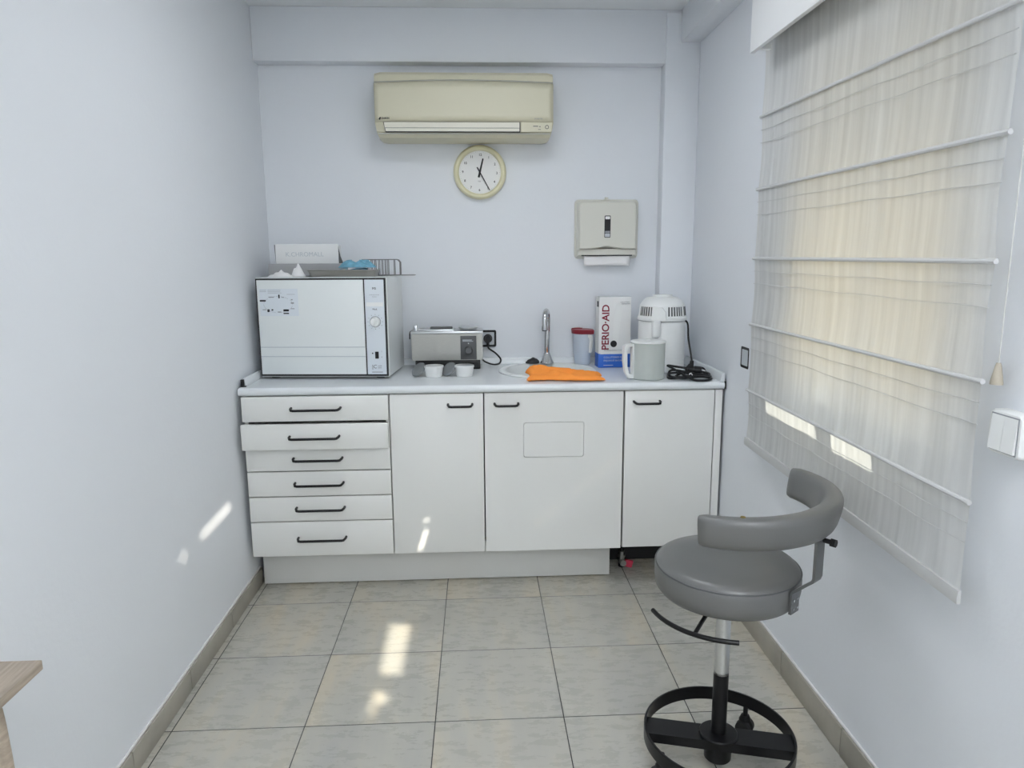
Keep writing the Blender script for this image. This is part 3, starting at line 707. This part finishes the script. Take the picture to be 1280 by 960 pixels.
# dispenser carton
bx = thing('mouthwash_carton', 'tall white and blue carton with red vertical lettering beside the distiller', 'box', (.640, 3.262, .9055), .065)
bw, bd, bh = .152, .075, .332; h = bw/2; zb = .066
G().box(-h, h, 0, bd, zb, bh, .0015).build('carton', 'carton', bx)
part_label(G().box(-h-.0002, h+.0002, -.0002, bd+.0002, 0, zb, .0015).build('base_band', 'blue', bx), 'blue lower band')
part_label(G().prism([(-h+.006, zb-.002), (h, zb-.002), (h, zb+.002), (-h+.012, zb+.002)], -.0012, 0, 'y').build('band_edge', 'carton', bx), 'white line above the band')
part_label(G().text('PERIO\u00b7AID', .048, (-h+.047, -.0012, .083), (0, 0, 1), (-1, 0, 0), depth=.0006, bold=.0007, space=.96).build('lettering', 'crimson', bx), 'dark red vertical lettering')
part_label(G().lathe([(0, -.0016), (.0155, -.0016), (.0155, 0), (0, 0)], (-h+.071, 0, .112), 32, 'y').build('dot', 'ink', bx), 'black round hole mark')
G().text('CLORHEXIDINA 0,12%', .0085, (-h+.026, -.001, .079), depth=.0003).build('small_print', 'mgrey', bx)
part_label(G().text('COLUTORIO', .0075, (h-.052, -.001, .304), depth=.0003).box(h-.046, h-.006, -.0008, 0, .297, .2995).build('small_print', 'mgrey', bx), 'small grey print')
part_label(G().text('COLUTORIO 5 L', .013, (-h+.024, -.001, .044), depth=.0003).text('ENJUAGUE BUCAL', .011, (-h+.024, -.001, .030), depth=.0003).box(-h+.024, -h+.07, -.001, 0, .010, .0125).build('band_print', 'lgrey', bx), 'pale print on the blue band')
part_label(G().box(-h-.0012, -h, .012, .04, .285, .311).build('side_print', 'ink', bx), 'black mark on the side')
part_label(G().box(-h, h, -.0004, bd*.55, bh-.001, bh+.0012, .0004).build('top_flap', 'lgrey', bx), 'grey top flap edge')
part_label(G().prism([(h-.085, .13), (h-.06, .12), (h-.04, .29), (h-.07, .30), (h-.083, .22)], -.0006, 0, 'y').build('bottle_print', 'white', bx), 'pale bottle picture')

# water distiller
ds = thing('water_distiller', 'white countertop water distiller with slotted round head by the right corner', 'distiller', (.838, 3.175, .9055))
G().lathe([(0, 0), (.100, 0), (.104, .004), (.1055, .10), (.1055, .222), (.102, .228), (0, .228)], n=64).build('body', 'white', ds)
g = G()
g.lathe([(0, .230), (.108, .230), (.1105, .233), (.1105, .244), (.107, .248), (.105, .252), (.100, .296), (.094, .308), (.085, .320), (.070, .332), (.05, .334), (.044, .336), (.043, .344), (0, .346)], n=64)
hd = g.build('head', 'white', ds)
part_label(G().lathe([(.104, .2285), (.1065, .2285), (.1065, .2305), (.104, .2305)], n=64, closed=True).build('seam', 'mgrey', ds), 'grey seam under the head')
for a0, n_ in ((-168, 6), (-88, 6), (-36, 3)):
    for k in range(n_):
        a = math.radians(a0+k*7.4); c, s_ = math.cos(a), math.sin(a)
        gg = G(); q = []
        for z_, r_ in ((.253, .1062), (.293, .1015)):
            for w_ in (-.0032, .0032): q.append(Vector((c*r_-s_*w_, s_*r_+c*w_, z_)))
        q2 = [v-Vector((c, s_, 0))*.006 for v in q]
        gg.ring_skin([[q[0], q[1], q[3], q[2]], [q2[0], q2[1], q2[3], q2[2]]])
        part_label(gg.build('vent_slot', 'dgrey', hd), 'dark vertical vent slot')
a = math.radians(-114); rot = Matrix.Rotation(a+PI/2, 3, 'Z')
g = G(); g.prism([(-.028, .232), (.036, .232), (.034, .272), (.018, .292), (-.024, .296)], -.116, -.09, 'y')
for v in g.bm.verts: v.co = rot @ v.co
g.build('spout_housing', 'white', ds)
g = G(); g.cyl((-.005, -.118, .236), (-.005, -.118, .165), .020, .018).cyl((-.005, -.118, .165), (-.005, -.118, .160), .012)
for v in g.bm.verts: v.co = rot @ v.co
g.build('spout', 'white', ds)
g = G(ds.location)
g.tube([(.930, 3.125, 1.137), (.936, 3.10, 1.12), (.932, 3.07, 1.06), (.938, 3.05, 1.0), (.943, 3.04, .957)], .0042, 8, sub=6)
part_label(g.build('cord', 'black', ds), 'black cord hanging from the head')
part_label(G(ds.location).cyl((.943, 3.04, .965), (.940, 3.038, .945), .008, .010, n=14).cyl((.940, 3.038, .945), (.925, 3.032, .925), .013, .0165, n=20).cyl((.925, 3.032, .925), (.921, 3.030, .918), .016, .012, n=20).build('connector', 'black', ds), 'black appliance connector')

# plastic water jug
wj = thing('water_jug', 'clear milky water jug with white lid and handle in front of the distiller', 'jug', (.722, 2.945, .9055))
G().lathe([(0, 0), (.066, 0), (.070, .004), (.0715, .155), (.069, .155), (.0675, .006), (0, .005)], n=56).build('body', 'jugclear', wj)
G().lathe([(.0, .1625), (.055, .1635), (.072, .1625), (.0745, .160), (.0745, .1555), (.0722, .154), (0, .154)], n=56).build('lid', 'white', wj)
G().lathe([(.0, .1635), (.010, .1635), (.010, .1675), (0, .168)], n=20).build('lid_knob', 'white', wj)
g = G(); g.prism([(-.064, .152), (-.098, .152), (-.114, .143), (-.1165, .085), (-.109, .032), (-.092, .006), (-.064, .003)], -.010, .010, 'y', [[(-.077, .140), (-.077, .020), (-.092, .026), (-.100, .058), (-.101, .120), (-.094, .140)]])
R_ = Matrix.Rotation(math.radians(14), 3, 'Z')
for v in g.bm.verts: v.co = R_ @ v.co
g.build('handle', 'white', wj)

# loose black cable coil with plug
kb = thing('cable_coil', 'tangled black power cable with its plug at the right end of the worktop', 'cable', (.90, 2.96, .905)); o = kb.location; z = .9112
G(o).tube([(.956, 3.020, .930), (.968, 3.018, .936), (.985, 3.01, .934), (.988, 2.99, .922), (.980, 2.96, z+.006), (.93, 2.93, z+.01), (.86, 2.93, z), (.81, 2.905, z), (.806, 2.93, z+.004), (.825, 2.96, z+.012), (.88, 2.94, z+.016), (.94, 2.90, z+.012), (.985, 2.91, z+.003), (.975, 2.95, z+.004), (.92, 2.97, z+.010), (.85, 2.98, z+.022), (.822, 2.96, z+.02), (.812, 2.92, z+.008), (.84, 2.895, z+.004), (.90, 2.895, z+.010), (.96, 2.895, z+.006), (.985, 2.93, z+.012), (.96, 2.955, z+.018), (.90, 2.95, z+.020), (.85, 2.925, z+.012), (.835, 2.90, z+.006), (.87, 2.88, z+.004), (.93, 2.885, z+.008), (.975, 2.875, z+.003), (.955, 2.843, z+.001), (.92, 2.835, z), (.89, 2.85, z+.002), (.86, 2.90, z+.018), (.83, 2.96, z+.036), (.82, 2.985, z+.042), (.86, 2.985, z+.036), (.90, 2.98, z+.030), (.925, 2.975, z+.026)], .0052, 8, sub=6).build('cord', 'black', kb)
G(o).cyl((.905, 2.978, .938), (.930, 2.972, .934), .008, .013, n=16).cyl((.930, 2.972, .934), (.958, 2.965, .932), .0185, .0185, n=22).cyl((.958, 2.965, .932), (.962, 2.964, .932), .0185, .014, n=22).build('plug', 'black', kb)
g = G(o)
for s_ in (-1, 1): g.cyl((.962, 2.964+.008*s_, .932), (.976, 2.961+.008*s_, .932), .0023, n=8)
part_label(g.build('pin', 'alu', kb), 'steel plug pins')
part_label(G(o).tube([(.888, 2.895, z+.016), (.893, 2.890, z+.022), (.900, 2.892, z+.014), (.897, 2.900, z+.008)], .0025, 6, sub=4).build('tie', 'paper', kb), 'white wire tie')

# stop valve under the right cabinet
vv = thing('stop_valve', 'metal stop valve with red lever on the floor under the right cabinet', 'valve', (.665, 3.05, 0)); o = vv.location
G(o).cyl((.652, 3.06, .012), (.652, 3.06, .075), .012, n=18).cyl((.652, 3.06, .03), (.652, 3.02, .03), .010, n=16).cyl((.652, 3.06, .045), (.652, 3.06, .058), .018, n=6).cyl((.652, 3.03, .03), (.652, 3.018, .03), .015, n=6).build('body', 'brass', vv)
part_label(G(o).box(.660, .700, 3.035, 3.048, .003, .038, .004, rot=Matrix.Rotation(.25, 3, 'Y')).build('lever', 'valvered', vv), 'red lever')
part_label(G(o).tube([(.652, 3.06, .075), (.650, 3.075, .12), (.66, 3.095, .166)], .009, 10, sub=5).build('hose', 'black', vv), 'dark hose')
part_label(G(o).cyl((.652, 3.06, 0), (.652, 3.06, .014), .016, n=18).build('floor_flange', 'black', vv), 'dark flange')

# ------------------------------------------------------------------ wall mounted things
a_ = thing('air_conditioner', 'yellowed wall air conditioner under the back beam', 'air conditioner', (-.045, 3.45, 1.935)); o = a_.location
xl, xr_ = -.436, .346
# side profile (y,z): rounded front
prof = [(3.4495, 1.945), (3.32, 1.937), (3.275, 1.944), (3.252, 1.965), (3.247, 2.0), (3.247, 2.168), (3.262, 2.176), (3.268, 2.205), (3.285, 2.219), (3.4495, 2.222)]
g = G(o); rings = []
N_ = 33
for i in range(N_):
    x = xl+(xr_-xl)*i/(N_-1); e = min(i, N_-1-i)
    s_ = {0: .965, 1: .99}.get(e, 1.0)
    ring = []
    for (y, z_) in prof:
        xx = x
        tz = max(0, (1.99-z_)/.05)
        if e < 2: xx += (1 if i < N_/2 else -1)*.012*min(1, tz)
        ring.append(Vector((xx, 3.4495-(3.4495-y)*s_, 2.08+(z_-2.08)*(s_ if e == 0 else 1))))
    rings.append(ring)
g.ring_skin(rings).build('housing', 'cream', a_, sharp=28)
g = G(o)   # front panel with gently curved top edge
def fp(u, v):
    x = xl+.004+(xr_-xl-.008)*u; zt_ = 2.164+.010*(1-(2*u-1)**2); return Vector((x, 3.2435+.003*abs(2*u-1)**6, 2.006+(zt_-2.006)*v))
g.grid(40, 6, fp); fpo = g.build('front_panel', 'cream', a_, solid=.005)
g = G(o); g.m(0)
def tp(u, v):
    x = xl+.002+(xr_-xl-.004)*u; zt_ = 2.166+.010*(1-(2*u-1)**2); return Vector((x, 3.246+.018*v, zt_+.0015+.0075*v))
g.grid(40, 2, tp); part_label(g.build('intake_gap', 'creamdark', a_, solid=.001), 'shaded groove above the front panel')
lv = G(o).prism([(-.390, 1.9625), (.199, 1.9625), (.199, 2.0035), (-.399, 2.0035)], 3.2395, 3.252, 'y').build('outlet', 'ink', a_); part_label(lv, 'dark outlet gap')
g = G(o); g.prism([(-.3925, 1.980), (.1955, 1.980), (.1955, 2.0025), (-.396, 2.0025)], 3.236, 3.243, 'y'); part_label(g.build('louvre', 'cream2', lv), 'upper louvre blade')
g = G(o); g.prism([(-.388, 1.965), (.1955, 1.965), (.1955, 1.978), (-.391, 1.978)], 3.237, 3.243, 'y'); part_label(g.build('louvre', 'cream2', lv), 'lower louvre blade')
G(o).prism([(.203, 1.964), (.336, 1.964), (.340, 2.0035), (.203, 2.0035)], 3.2405, 3.252, 'y').build('receiver_panel', 'cream', a_)
part_label(G(o).prism([(xl+.014, 1.9565), (xr_-.014, 1.9565), (xr_-.013, 1.9605), (xl+.013, 1.9605)], 3.2535, 3.262, 'y').build('chin_groove', 'creamdark', a_), 'groove along the lower edge')
part_label(G(o).prism([(-.418, 2.016), (-.413, 2.024), (-.407, 2.024), (-.412, 2.012)], 3.2400, 3.2415, 'y').text('DAIKIN', .010, (-.405, 3.2408, 2.0165), depth=.0003, bold=.0003).build('logo', 'ink', fpo), 'small black maker lettering')
part_label(G(o).text('INVERTER', .008, (.262, 3.2408, 2.0165), depth=.0003).build('lettering', 'mgrey', fpo), 'small grey lettering')
part_label(G(o).lathe([(.006, -.0006), (.0085, -.0006), (.0085, .001), (.006, .001)], (.317, 3.2400, 1.984), 24, 'y', closed=True).box(.256, .278, 3.2398, 3.241, 1.986, 1.989).box(.284, .288, 3.2398, 3.241, 1.983, 1.988).box(.278, .29, 3.2398, 3.241, 1.973, 1.975).build('indicator', 'dgrey', a_), 'round button ring and tiny marks')

ck = thing('wall_clock', 'round yellowed wall clock under the air conditioner', 'clock', (.020, 3.4495, 1.815)); o = ck.location
G().lathe([(.098, -.016), (.100, -.028), (.106, -.034), (.114, -.033), (.121, -.026), (.124, -.014), (.123, 0), (.098, 0)], n=72, axis='y', closed=True).build('rim', 'clockrim', ck)
fc = G().lathe([(0, -.0145), (.0985, -.0145), (.0985, -.001), (0, -.001)], n=64, axis='y').build('dial', 'dial', ck)
tilt = math.radians(2)
g = G()
for k in range(1, 13):
    a = PI/2-2*PI*k/12-tilt; g.text(str(k), .0155, (.080*math.cos(a), -.0150, .080*math.sin(a)-.0055), align='CENTER', depth=.0004, bold=.0002)
for k in range(60):
    a = 2*PI*k/60; r_ = .0925; g.cyl((r_*math.cos(a), -.0150, r_*math.sin(a)), (r_*math.cos(a), -.0143, r_*math.sin(a)), .0007, n=6)
g.box(-.010, .006, -.0150, -.0144, -.0395, -.0385).box(-.006, .003, -.0150, -.0144, -.043, -.0422)
part_label(g.build('numerals', 'ink', fc), 'black numerals one to twelve')
def hand(name, ang, l1, l0, w_, y):
    d = Vector((math.sin(ang), 0, math.cos(ang))); n_ = Vector((math.cos(ang), 0, -math.sin(ang)))
    g = G(); a, b = d*l1, -d*l0
    ring = [b-n_*w_*.8, a-n_*w_*.55, a+d*w_*.6, a+n_*w_*.55, b+n_*w_*.8]
    g.ring_skin([[Vector((p.x, y, p.z)) for p in ring], [Vector((p.x, y-.0012, p.z)) for p in ring]])
    part_label(g.build(name, 'ink', ck), 'black hand')
hand('hour_hand', math.radians(14), .062, .024, .0060, -.0165); hand('minute_hand', math.radians(151), .092, .026, .0034, -.0185)
part_label(G().cyl((0, -.0145, 0), (0, -.021, 0), .004, n=16).build('pin', 'ink', ck), 'black centre pin')

# towel dispenser
td = thing('towel_dispenser', 'beige paper towel dispenser on the back wall above the cartons', 'dispenser', (.621, 3.4495, 1.42)); o = td.location
g = G(o)
def cover(x0, x1, z0, z1, y, r): return [Vector((x, y, z)) for x, z in rrect(x0, x1, z0, z1, r, 6)]
g.ring_skin([cover(.470, .777, 1.413, 1.690, 3.4495, .02), cover(.470, .777, 1.413, 1.690, 3.440, .02), cover(.472, .774, 1.416, 1.688, 3.434, .02)]); g.build('backplate', 'beige', td)
g = G(o)
arc = [(.480+(.763-.480)*k/24, 1.4545+.0115*math.exp(-((k-12)/4.2)**2)) for k in range(25)]
outl = arc + [(x, z) for x, z in rrect(.480, .763, 1.455, 1.680, .018, 6) if z > 1.5][0:14]
top_ = [(.763, 1.6), (.763, 1.662), (.758, 1.674), (.746, 1.680), (.497, 1.680), (.485, 1.674), (.480, 1.662), (.480, 1.6)]
outl = arc+top_
inn = lambda s_: [((x-.6215)*s_+.6215, (z-1.56)*s_+1.56) for x, z in outl]
g.ring_skin([[Vector((x, 3.436, z)) for x, z in inn(1.015)], [Vector((x, 3.404, z)) for x, z in inn(1.0)], [Vector((x, 3.390, z)) for x, z in inn(.975)], [Vector((x, 3.384, z)) for x, z in inn(.93)]])
cv = g.build('cover', 'beige', td)
g = G(o); g.ring_skin([[Vector((x, 3.436, z)) for x, z in ((.475, 1.415), (.770, 1.415), (.770, 1.462), (.475, 1.462))], [Vector((x, 3.408, z)) for x, z in ((.484, 1.428), (.760, 1.428), (.757, 1.458), (.487, 1.458))]]); part_label(g.build('chute', 'beige', td), 'recessed outlet below the cover')
part_label(G(o).box(.500, .745, 3.406, 3.43, 1.424, 1.4295, .001).build('slot', 'ink', td), 'dark slot edge')
g = G(o); g.grid(12, 4, lambda u, v: Vector((.512+.222*u, 3.413-.006*v+.002*math.sin(u*6), 1.430-.052*v+.003*v*math.sin(u*3)))); part_label(g.build('paper_towel', 'paper', td, solid=.002), 'white paper towel hanging out')
wd = G(o).prism(rrect(.605, .634, 1.510, 1.612, .004), 3.3828, 3.388, 'y').build('sight_window', 'ink', td); part_label(wd, 'black sight window')
G(o).prism(rrect(.6085, .6305, 1.595, 1.608, .003), 3.3816, 3.383, 'y').m(1).prism(rrect(.6075, .6315, 1.513, 1.529, .003), 3.3816, 3.383, 'y').m(2).prism(rrect(.6075, .6315, 1.531, 1.541, .003), 3.3816, 3.383, 'y').build('insert', ['paper', 'lgrey', 'mgrey'], wd)
G(o).cyl((.6215, 3.435, 1.688), (.6215, 3.435, 1.699), .009, n=20).box(.606, .637, 3.425, 3.445, 1.686, 1.691, .002).build('lock', 'beige', td)

# ------------------------------------------------------------------ blind
bl_x = .980
rods = [(1.884, 1.858), (1.644, 1.633), (1.408, 1.399), (1.176, 1.169), (.937, .923)]
BY0, BY1 = 1.305, 2.480
pm = thing('blind_pelmet', 'glossy white pelmet box above the roman blind', 'pelmet', (.96, 1.6, 2.07)); o = pm.location
G(o).box(.898, .914, .35, 2.405, 2.066, 2.372, .0015).build('front_board', 'pvc', pm)
G(o).box(.914, .962, 2.389, 2.404, 2.075, 2.372).build('end_board', 'pvc', pm)
G(o).box(.914, XR-.001, .35, 2.388, 2.352, 2.372).build('top_board', 'pvc', pm)
rb = thing('roman_blind', 'sheer white roman blind with horizontal rods hanging over the window', 'blind', (bl_x, 1.89, 2.1)); o = rb.location
def zr(i, y):
    t = (y-BY0)/(BY1-BY0)
    L_ = [(2.115, 2.115)]+rods+[(.735, .706)]
    a, b = L_[i]; return b+(a-b)*t
def fab(u, v):
    y = BY0+(BY1-BY0)*(1-u); k = min(5, int(v*6)); t = v*6-k
    za, zb_ = zr(k, y), zr(k+1, y); z = za+(zb_-za)*t
    near = math.exp(-t/.16)+math.exp(-(1-t)/.16)
    x = bl_x + .006*math.sin(PI*t)*(1 if k % 2 else .6)
    w1 = math.sin(y*95+2.5*noise.noise(Vector((y*6, z*1.5, 0))))*.0022+math.sin(y*210+3*noise.noise(Vector((y*5, z*3, 2))))*.0011
    w2 = noise.noise(Vector((y*22, z*2.2, 5)))*.0055+noise.noise(Vector((y*50, z*5, 9)))*.002
    x += w1*(.05+near*.36)+w2*(.32+.25*math.sin(PI*t))
    edge = .013*math.sin(PI*t)*max(0, (u-.93)/.07)*(1.3 if k in (2, 3) else .6)
    y += edge+.004*noise.noise(Vector((z*7, 1, 3)))*max(0, (u-.9)/.1)
    return Vector((x, y, z))
g = G(o); g.grid(330, 132, fab); g.build('fabric', 'fabric', rb, recalc=False)
for k in range(1, 6):
    g = G(o); g.tube([(bl_x-.004-.001*math.sin(j*.7), BY0-.006+(BY1-BY0+.010)*j/14, zr(k, BY0-.006+(BY1-BY0+.010)*j/14)) for j in range(15)], .0055, 8)
    g.build('rod', 'rod', rb)
g = G(o)
L_ = [Vector((bl_x, BY0-.002, 0)), Vector((bl_x, BY1, 0))]
for j in range(1):
    rings = []
    for q in range(13):
        y = BY0-.001+(BY1-BY0+.002)*q/12; z = zr(6, y)
        rings.append([Vector((bl_x+dx_, y, z+dz_)) for dx_, dz_ in ((-.003, .026), (-.005, .010), (-.004, -.003), (.004, -.003), (.004, .010), (.003, .026))])
    g.ring_skin(rings)
part_label(g.build('hem_bar', 'hem', rb), 'stiffened hem bar')
for k in range(1, 6):
    for dz in (.045, .088):
        g = G(o); g.tube([(bl_x-.001-.002*math.sin(j*1.3+k), BY0+.004+(BY1-BY0-.008)*j/24, zr(k, BY0+(BY1-BY0)*j/24)-dz-.0012*math.sin(j*.9+k)) for j in range(25)], .0011, 5)
        part_label(g.build('stitch_line', 'hem', rb), 'thin stitched tuck')
part_label(G(o).box(.985, 1.012, BY0+.005, 2.37, 2.095, 2.13, .002).build('head_rail', 'hem', rb), 'head rail under the pelmet')

# pull cord
pc = thing('pull_cord', 'white pull cord with beige tapered pull beside the light switch', 'cord', (1.0, 1.30, 1.17)); o = pc.location
cy_, cx_ = 1.302, 1.006
part_label(G(o).lathe([(0, 1.205), (.004, 1.205), (.0055, 1.200), (.0115, 1.167), (.0115, 1.163), (0, 1.162)], (cx_, cy_, 0), 24).build('pull', 'beigepull', pc), 'beige tapered pull')
G(o).tube([(cx_, cy_, 1.204), (cx_, cy_, 1.6), (cx_, cy_, 2.12)], .0014, 6).build('cord', 'cord', pc)
# double switch
sw = thing('light_switch', 'white surface-mounted double light switch right of the blind', 'switch', (XR-.0005, 1.262, 1.074)); 
g = G(); rr_ = lambda w_, h_, x: [Vector((x, y, z)) for y, z in rrect(-w_, w_, -h_, h_, .010, 5)]
g.ring_skin([rr_(.043, .043, 0), rr_(.043, .043, -.022), rr_(.040, .040, -.028)]); g.build('box', 'white', sw)
for s_ in (0, 1):
    g = G(); y0_ = -.033+.0335*s_
    g.prism([(-.027, -.034), (-.0335, -.034), (-.0300, .034), (-.027, .034)], y0_, y0_+.0325, 'y')
    g.build('rocker', 'white', sw)
part_label(G().box(-.0290, -.0278, -.0352, .0352, -.0365, .0365).build('gap', 'mgrey', sw), 'grey gap around the rockers')

# ------------------------------------------------------------------ stool
stx, sty = .655, 1.742
st = thing('stool', 'grey vinyl saddle-backed swivel stool on a black wheeled ring base', 'stool', (stx, sty, 0))
G().lathe([(0, .528), (.165, .528), (.176, .533), (.185, .545), (.1885, .565), (.1885, .590), (.186, .604), (.179, .614), (.164, .621), (.12, .627), (.06, .629), (0, .629)], n=72).build('seat', 'vinyl', st, sharp=60)
part_label(G().lathe([(.1865+.0022*math.cos(a), .6045+.0022*math.sin(a)) for a in [2*PI*k/8 for k in range(8)]], n=72, closed=True).build('piping', 'dgrey', bpy.data.objects['seat']), 'dark seam around the seat')
# backrest band
PH = math.radians(-50); HS = math.radians(78.5); RB = .233; OC = .008
cx_, cy_ = OC*math.cos(PH), OC*math.sin(PH)
rings = []
NS = 44
for i in range(NS+1):
    t = -1+2*i/NS; a = PH+t*HS
    end = max(0, (abs(t)-.93)/.07); sc = math.sqrt(max(0, 1-end**2))*.35+.65 if end > 0 else 1
    if i in (0, NS): sc = .55
    hh = (.040+.004*(1-abs(t)))*(.88+.12*sc if i in (0, NS) else 1); tt = .023*sc*(1+.2*(1-abs(t)))
    zc = .789+.008*t-.003*t*t; lean = .012*(1-abs(t)*.3)
    ring = []
    for k in range(20):
        b = 2*PI*k/20; ce, se = math.cos(b), math.sin(b)
        u = math.copysign(abs(ce)**.62, ce)*tt; v = math.copysign(abs(se)**.62, se)*hh
        r_ = RB+u+lean*v/hh*.8
        ring.append(Vector((cx_+r_*math.cos(a), cy_+r_*math.sin(a), zc+v)))
    rings.append(ring)
bk = G().ring_skin(rings).build('backrest', 'vinyl', st, sharp=50)
part_label(G((stx, sty, 0)).lathe([(0, .8248), (.006, .8243), (.0065, .8225), (0, .820)], (.601, 1.510, 0), 12).build('tear', 'tear', st), 'small yellowish tear in the vinyl')
# support bar
PH = math.radians(-52)
pb = G(); d = Vector((math.cos(PH), math.sin(PH), 0)); n_ = Vector((-math.sin(PH), math.cos(PH), 0))
path = [(.1915, .540), (.1915, .592), (.194, .598), (.234, .636), (.242, .643), (.245, .652), (.245, .745), (.243, .768)]
rings = []
for i, (r_, z) in enumerate(path):
    p = d*r_+Vector((0, 0, z)); a0 = path[max(0, i-1)]; a1 = path[min(len(path)-1, i+1)]
    tv = Vector((a1[0]-a0[0], a1[1]-a0[1])).normalized(); nn = d*(-tv.y)*.0035+Vector((0, 0, tv.x))*.0035
    hw_ = .019
    rings.append([p+n_*hw_+nn, p-n_*hw_+nn, p-n_*hw_-nn, p+n_*hw_-nn])
pb.ring_skin(rings).build('back_support', 'darkmetal', st)
g = G()
for dz in (.552, .575):
    for s_ in (-1, 1): g.cyl(d*.194+n_*.009*s_+Vector((0, 0, dz)), d*.1972+n_*.009*s_+Vector((0, 0, dz)), .0035, n=10)
g.build('screw', 'chrome', bpy.data.objects['back_support'])
part_label(G().cyl(d*.246+n_*.012+Vector((0, 0, .744)), d*.272+n_*.012+Vector((0, 0, .744)), .006, n=12).cyl(d*.264+n_*.016+Vector((0, 0, .742)), d*.276+n_*.016+Vector((0, 0, .742)), .010, n=8).build('wing_nut', 'black', st), 'black clamp nut under the backrest')
# lever
g = G()
g.tube([(.205*math.cos(math.radians(a)), .205*math.sin(math.radians(a)), .492) for a in range(-172, -95, 6)], .0062, 10)
am = math.radians(-130); g.tube([(.205*math.cos(am), .205*math.sin(am), .492), (.16*math.cos(am), .16*math.sin(am), .505), (.10*math.cos(am), .10*math.sin(am), .520)], .0055, 8)
g.build('lever', 'blackmetal', st)
G().cyl((0, 0, .5), (0, 0, .529), .05).box(-.08, .08, -.08, .08, .521, .5285).build('mechanism', 'blackmetal', st)
part_label(G().cyl((0, 0, .285), (0, 0, .52), .0195).lathe([(.0195, .285), (.0195, .29), (.0205, .29), (.0205, .285)], n=24, closed=True).build('gas_lift', 'alu', st), 'chrome upper column')
part_label(G().cyl((0, 0, .105), (0, 0, .290), .0205).build('column', 'blackmetal', st), 'black lower column')
g = G(); g.lathe([(.199, .112), (.2035, .112), (.205, .110), (.205, .074), (.2035, .072), (.199, .072)], n=80, closed=True); part_label(g.build('foot_ring', 'blackmetal', st), 'black ring of the base')
ba = math.radians(-15); Rz = Matrix.Rotation(ba, 3, 'Z')
g = G(); g.prism([(-.036, .098), (.036, .098), (.036, .070), (.032, .070), (.032, .094), (-.032, .094), (-.032, .070), (-.036, .070)], -.198, .198, 'x')
for v in g.bm.verts: v.co = Rz @ v.co
g.build('crossbar', 'blackmetal', st)
G().lathe([(0, .108), (.050, .106), (.053, .1035), (.053, .0985), (0, .0985)], n=40).build('hub_plate', 'blackmetal', st)
G().lathe([(0, .026), (.034, .026), (.037, .030), (.037, .093), (0, .093)], n=36).build('hub', 'blackmetal', st)
for ang in (45, 197, 292):
    a = math.radians(ang); p = Vector((.180*math.cos(a), .180*math.sin(a), 0)); t_ = Vector((-math.sin(a), math.cos(a), 0)); n2 = Vector((math.cos(a), math.sin(a), 0))
    g = G(); 
    for s_ in (-1, 1): g.cyl(p+t_*.0+n2*(.006*s_)+Vector((0, 0, .0245)), p+n2*(.021*s_)+Vector((0, 0, .0245)), .0235, .021, n=24)
    cst = g.build('caster', 'rubber', st)
    G().cyl(p+Vector((0, 0, .0245))-n2*.008, p+Vector((0, 0, .0245))+n2*.008, .012, n=12).cyl(p+Vector((0, 0, .03)), p+Vector((0, 0, .085)), .007, n=12).cyl(p+Vector((0, 0, .048)), p+Vector((0, 0, .062)), .018, .012, n=16).build('caster_fork', 'blackmetal', cst)

# ------------------------------------------------------------------ wooden table at the left edge
tb = thing('side_table', 'pale washed-oak table corner at the lower left by the wall', 'table', (-.86, .6, 0)); o = tb.location
TZ, TX, TY = .762, -.727, 1.104
G(o).box(XL+.004, TX, -.2, TY, TZ-.0165, TZ, .0015).build('tabletop', 'wood', tb)
lx, ly = -.782, 1.052
G(o).tube([(lx-.11, ly, TZ-.045), (lx-.03, ly, TZ-.045), (lx-.006, ly, TZ-.055), (lx+.004, ly-.0, TZ-.085), (lx+.012, ly, .4), (lx+.016, ly, 0.006)], .014, 14, sub=4).build('leg', 'wood', tb)
G(o).tube([(lx-.11, -.1, TZ-.045), (lx-.03, -.1, TZ-.045), (lx-.006, -.1, TZ-.055), (lx+.004, -.1, TZ-.085), (lx+.012, -.1, .4), (lx+.016, -.1, 0.006)], .014, 14, sub=4).build('leg', 'wood', tb)
for y in (ly, -.1):
    G(o).box(XL+.02, XL+.05, y-.015, y+.015, 0.0, TZ-.0165, .002).build('leg', 'wood', tb)
for y in (ly, -.1):
    G(o).box(XL+.05, lx-.1, y-.012, y+.012, TZ-.058, TZ-.0165, .002).build('rail', 'wood', tb)
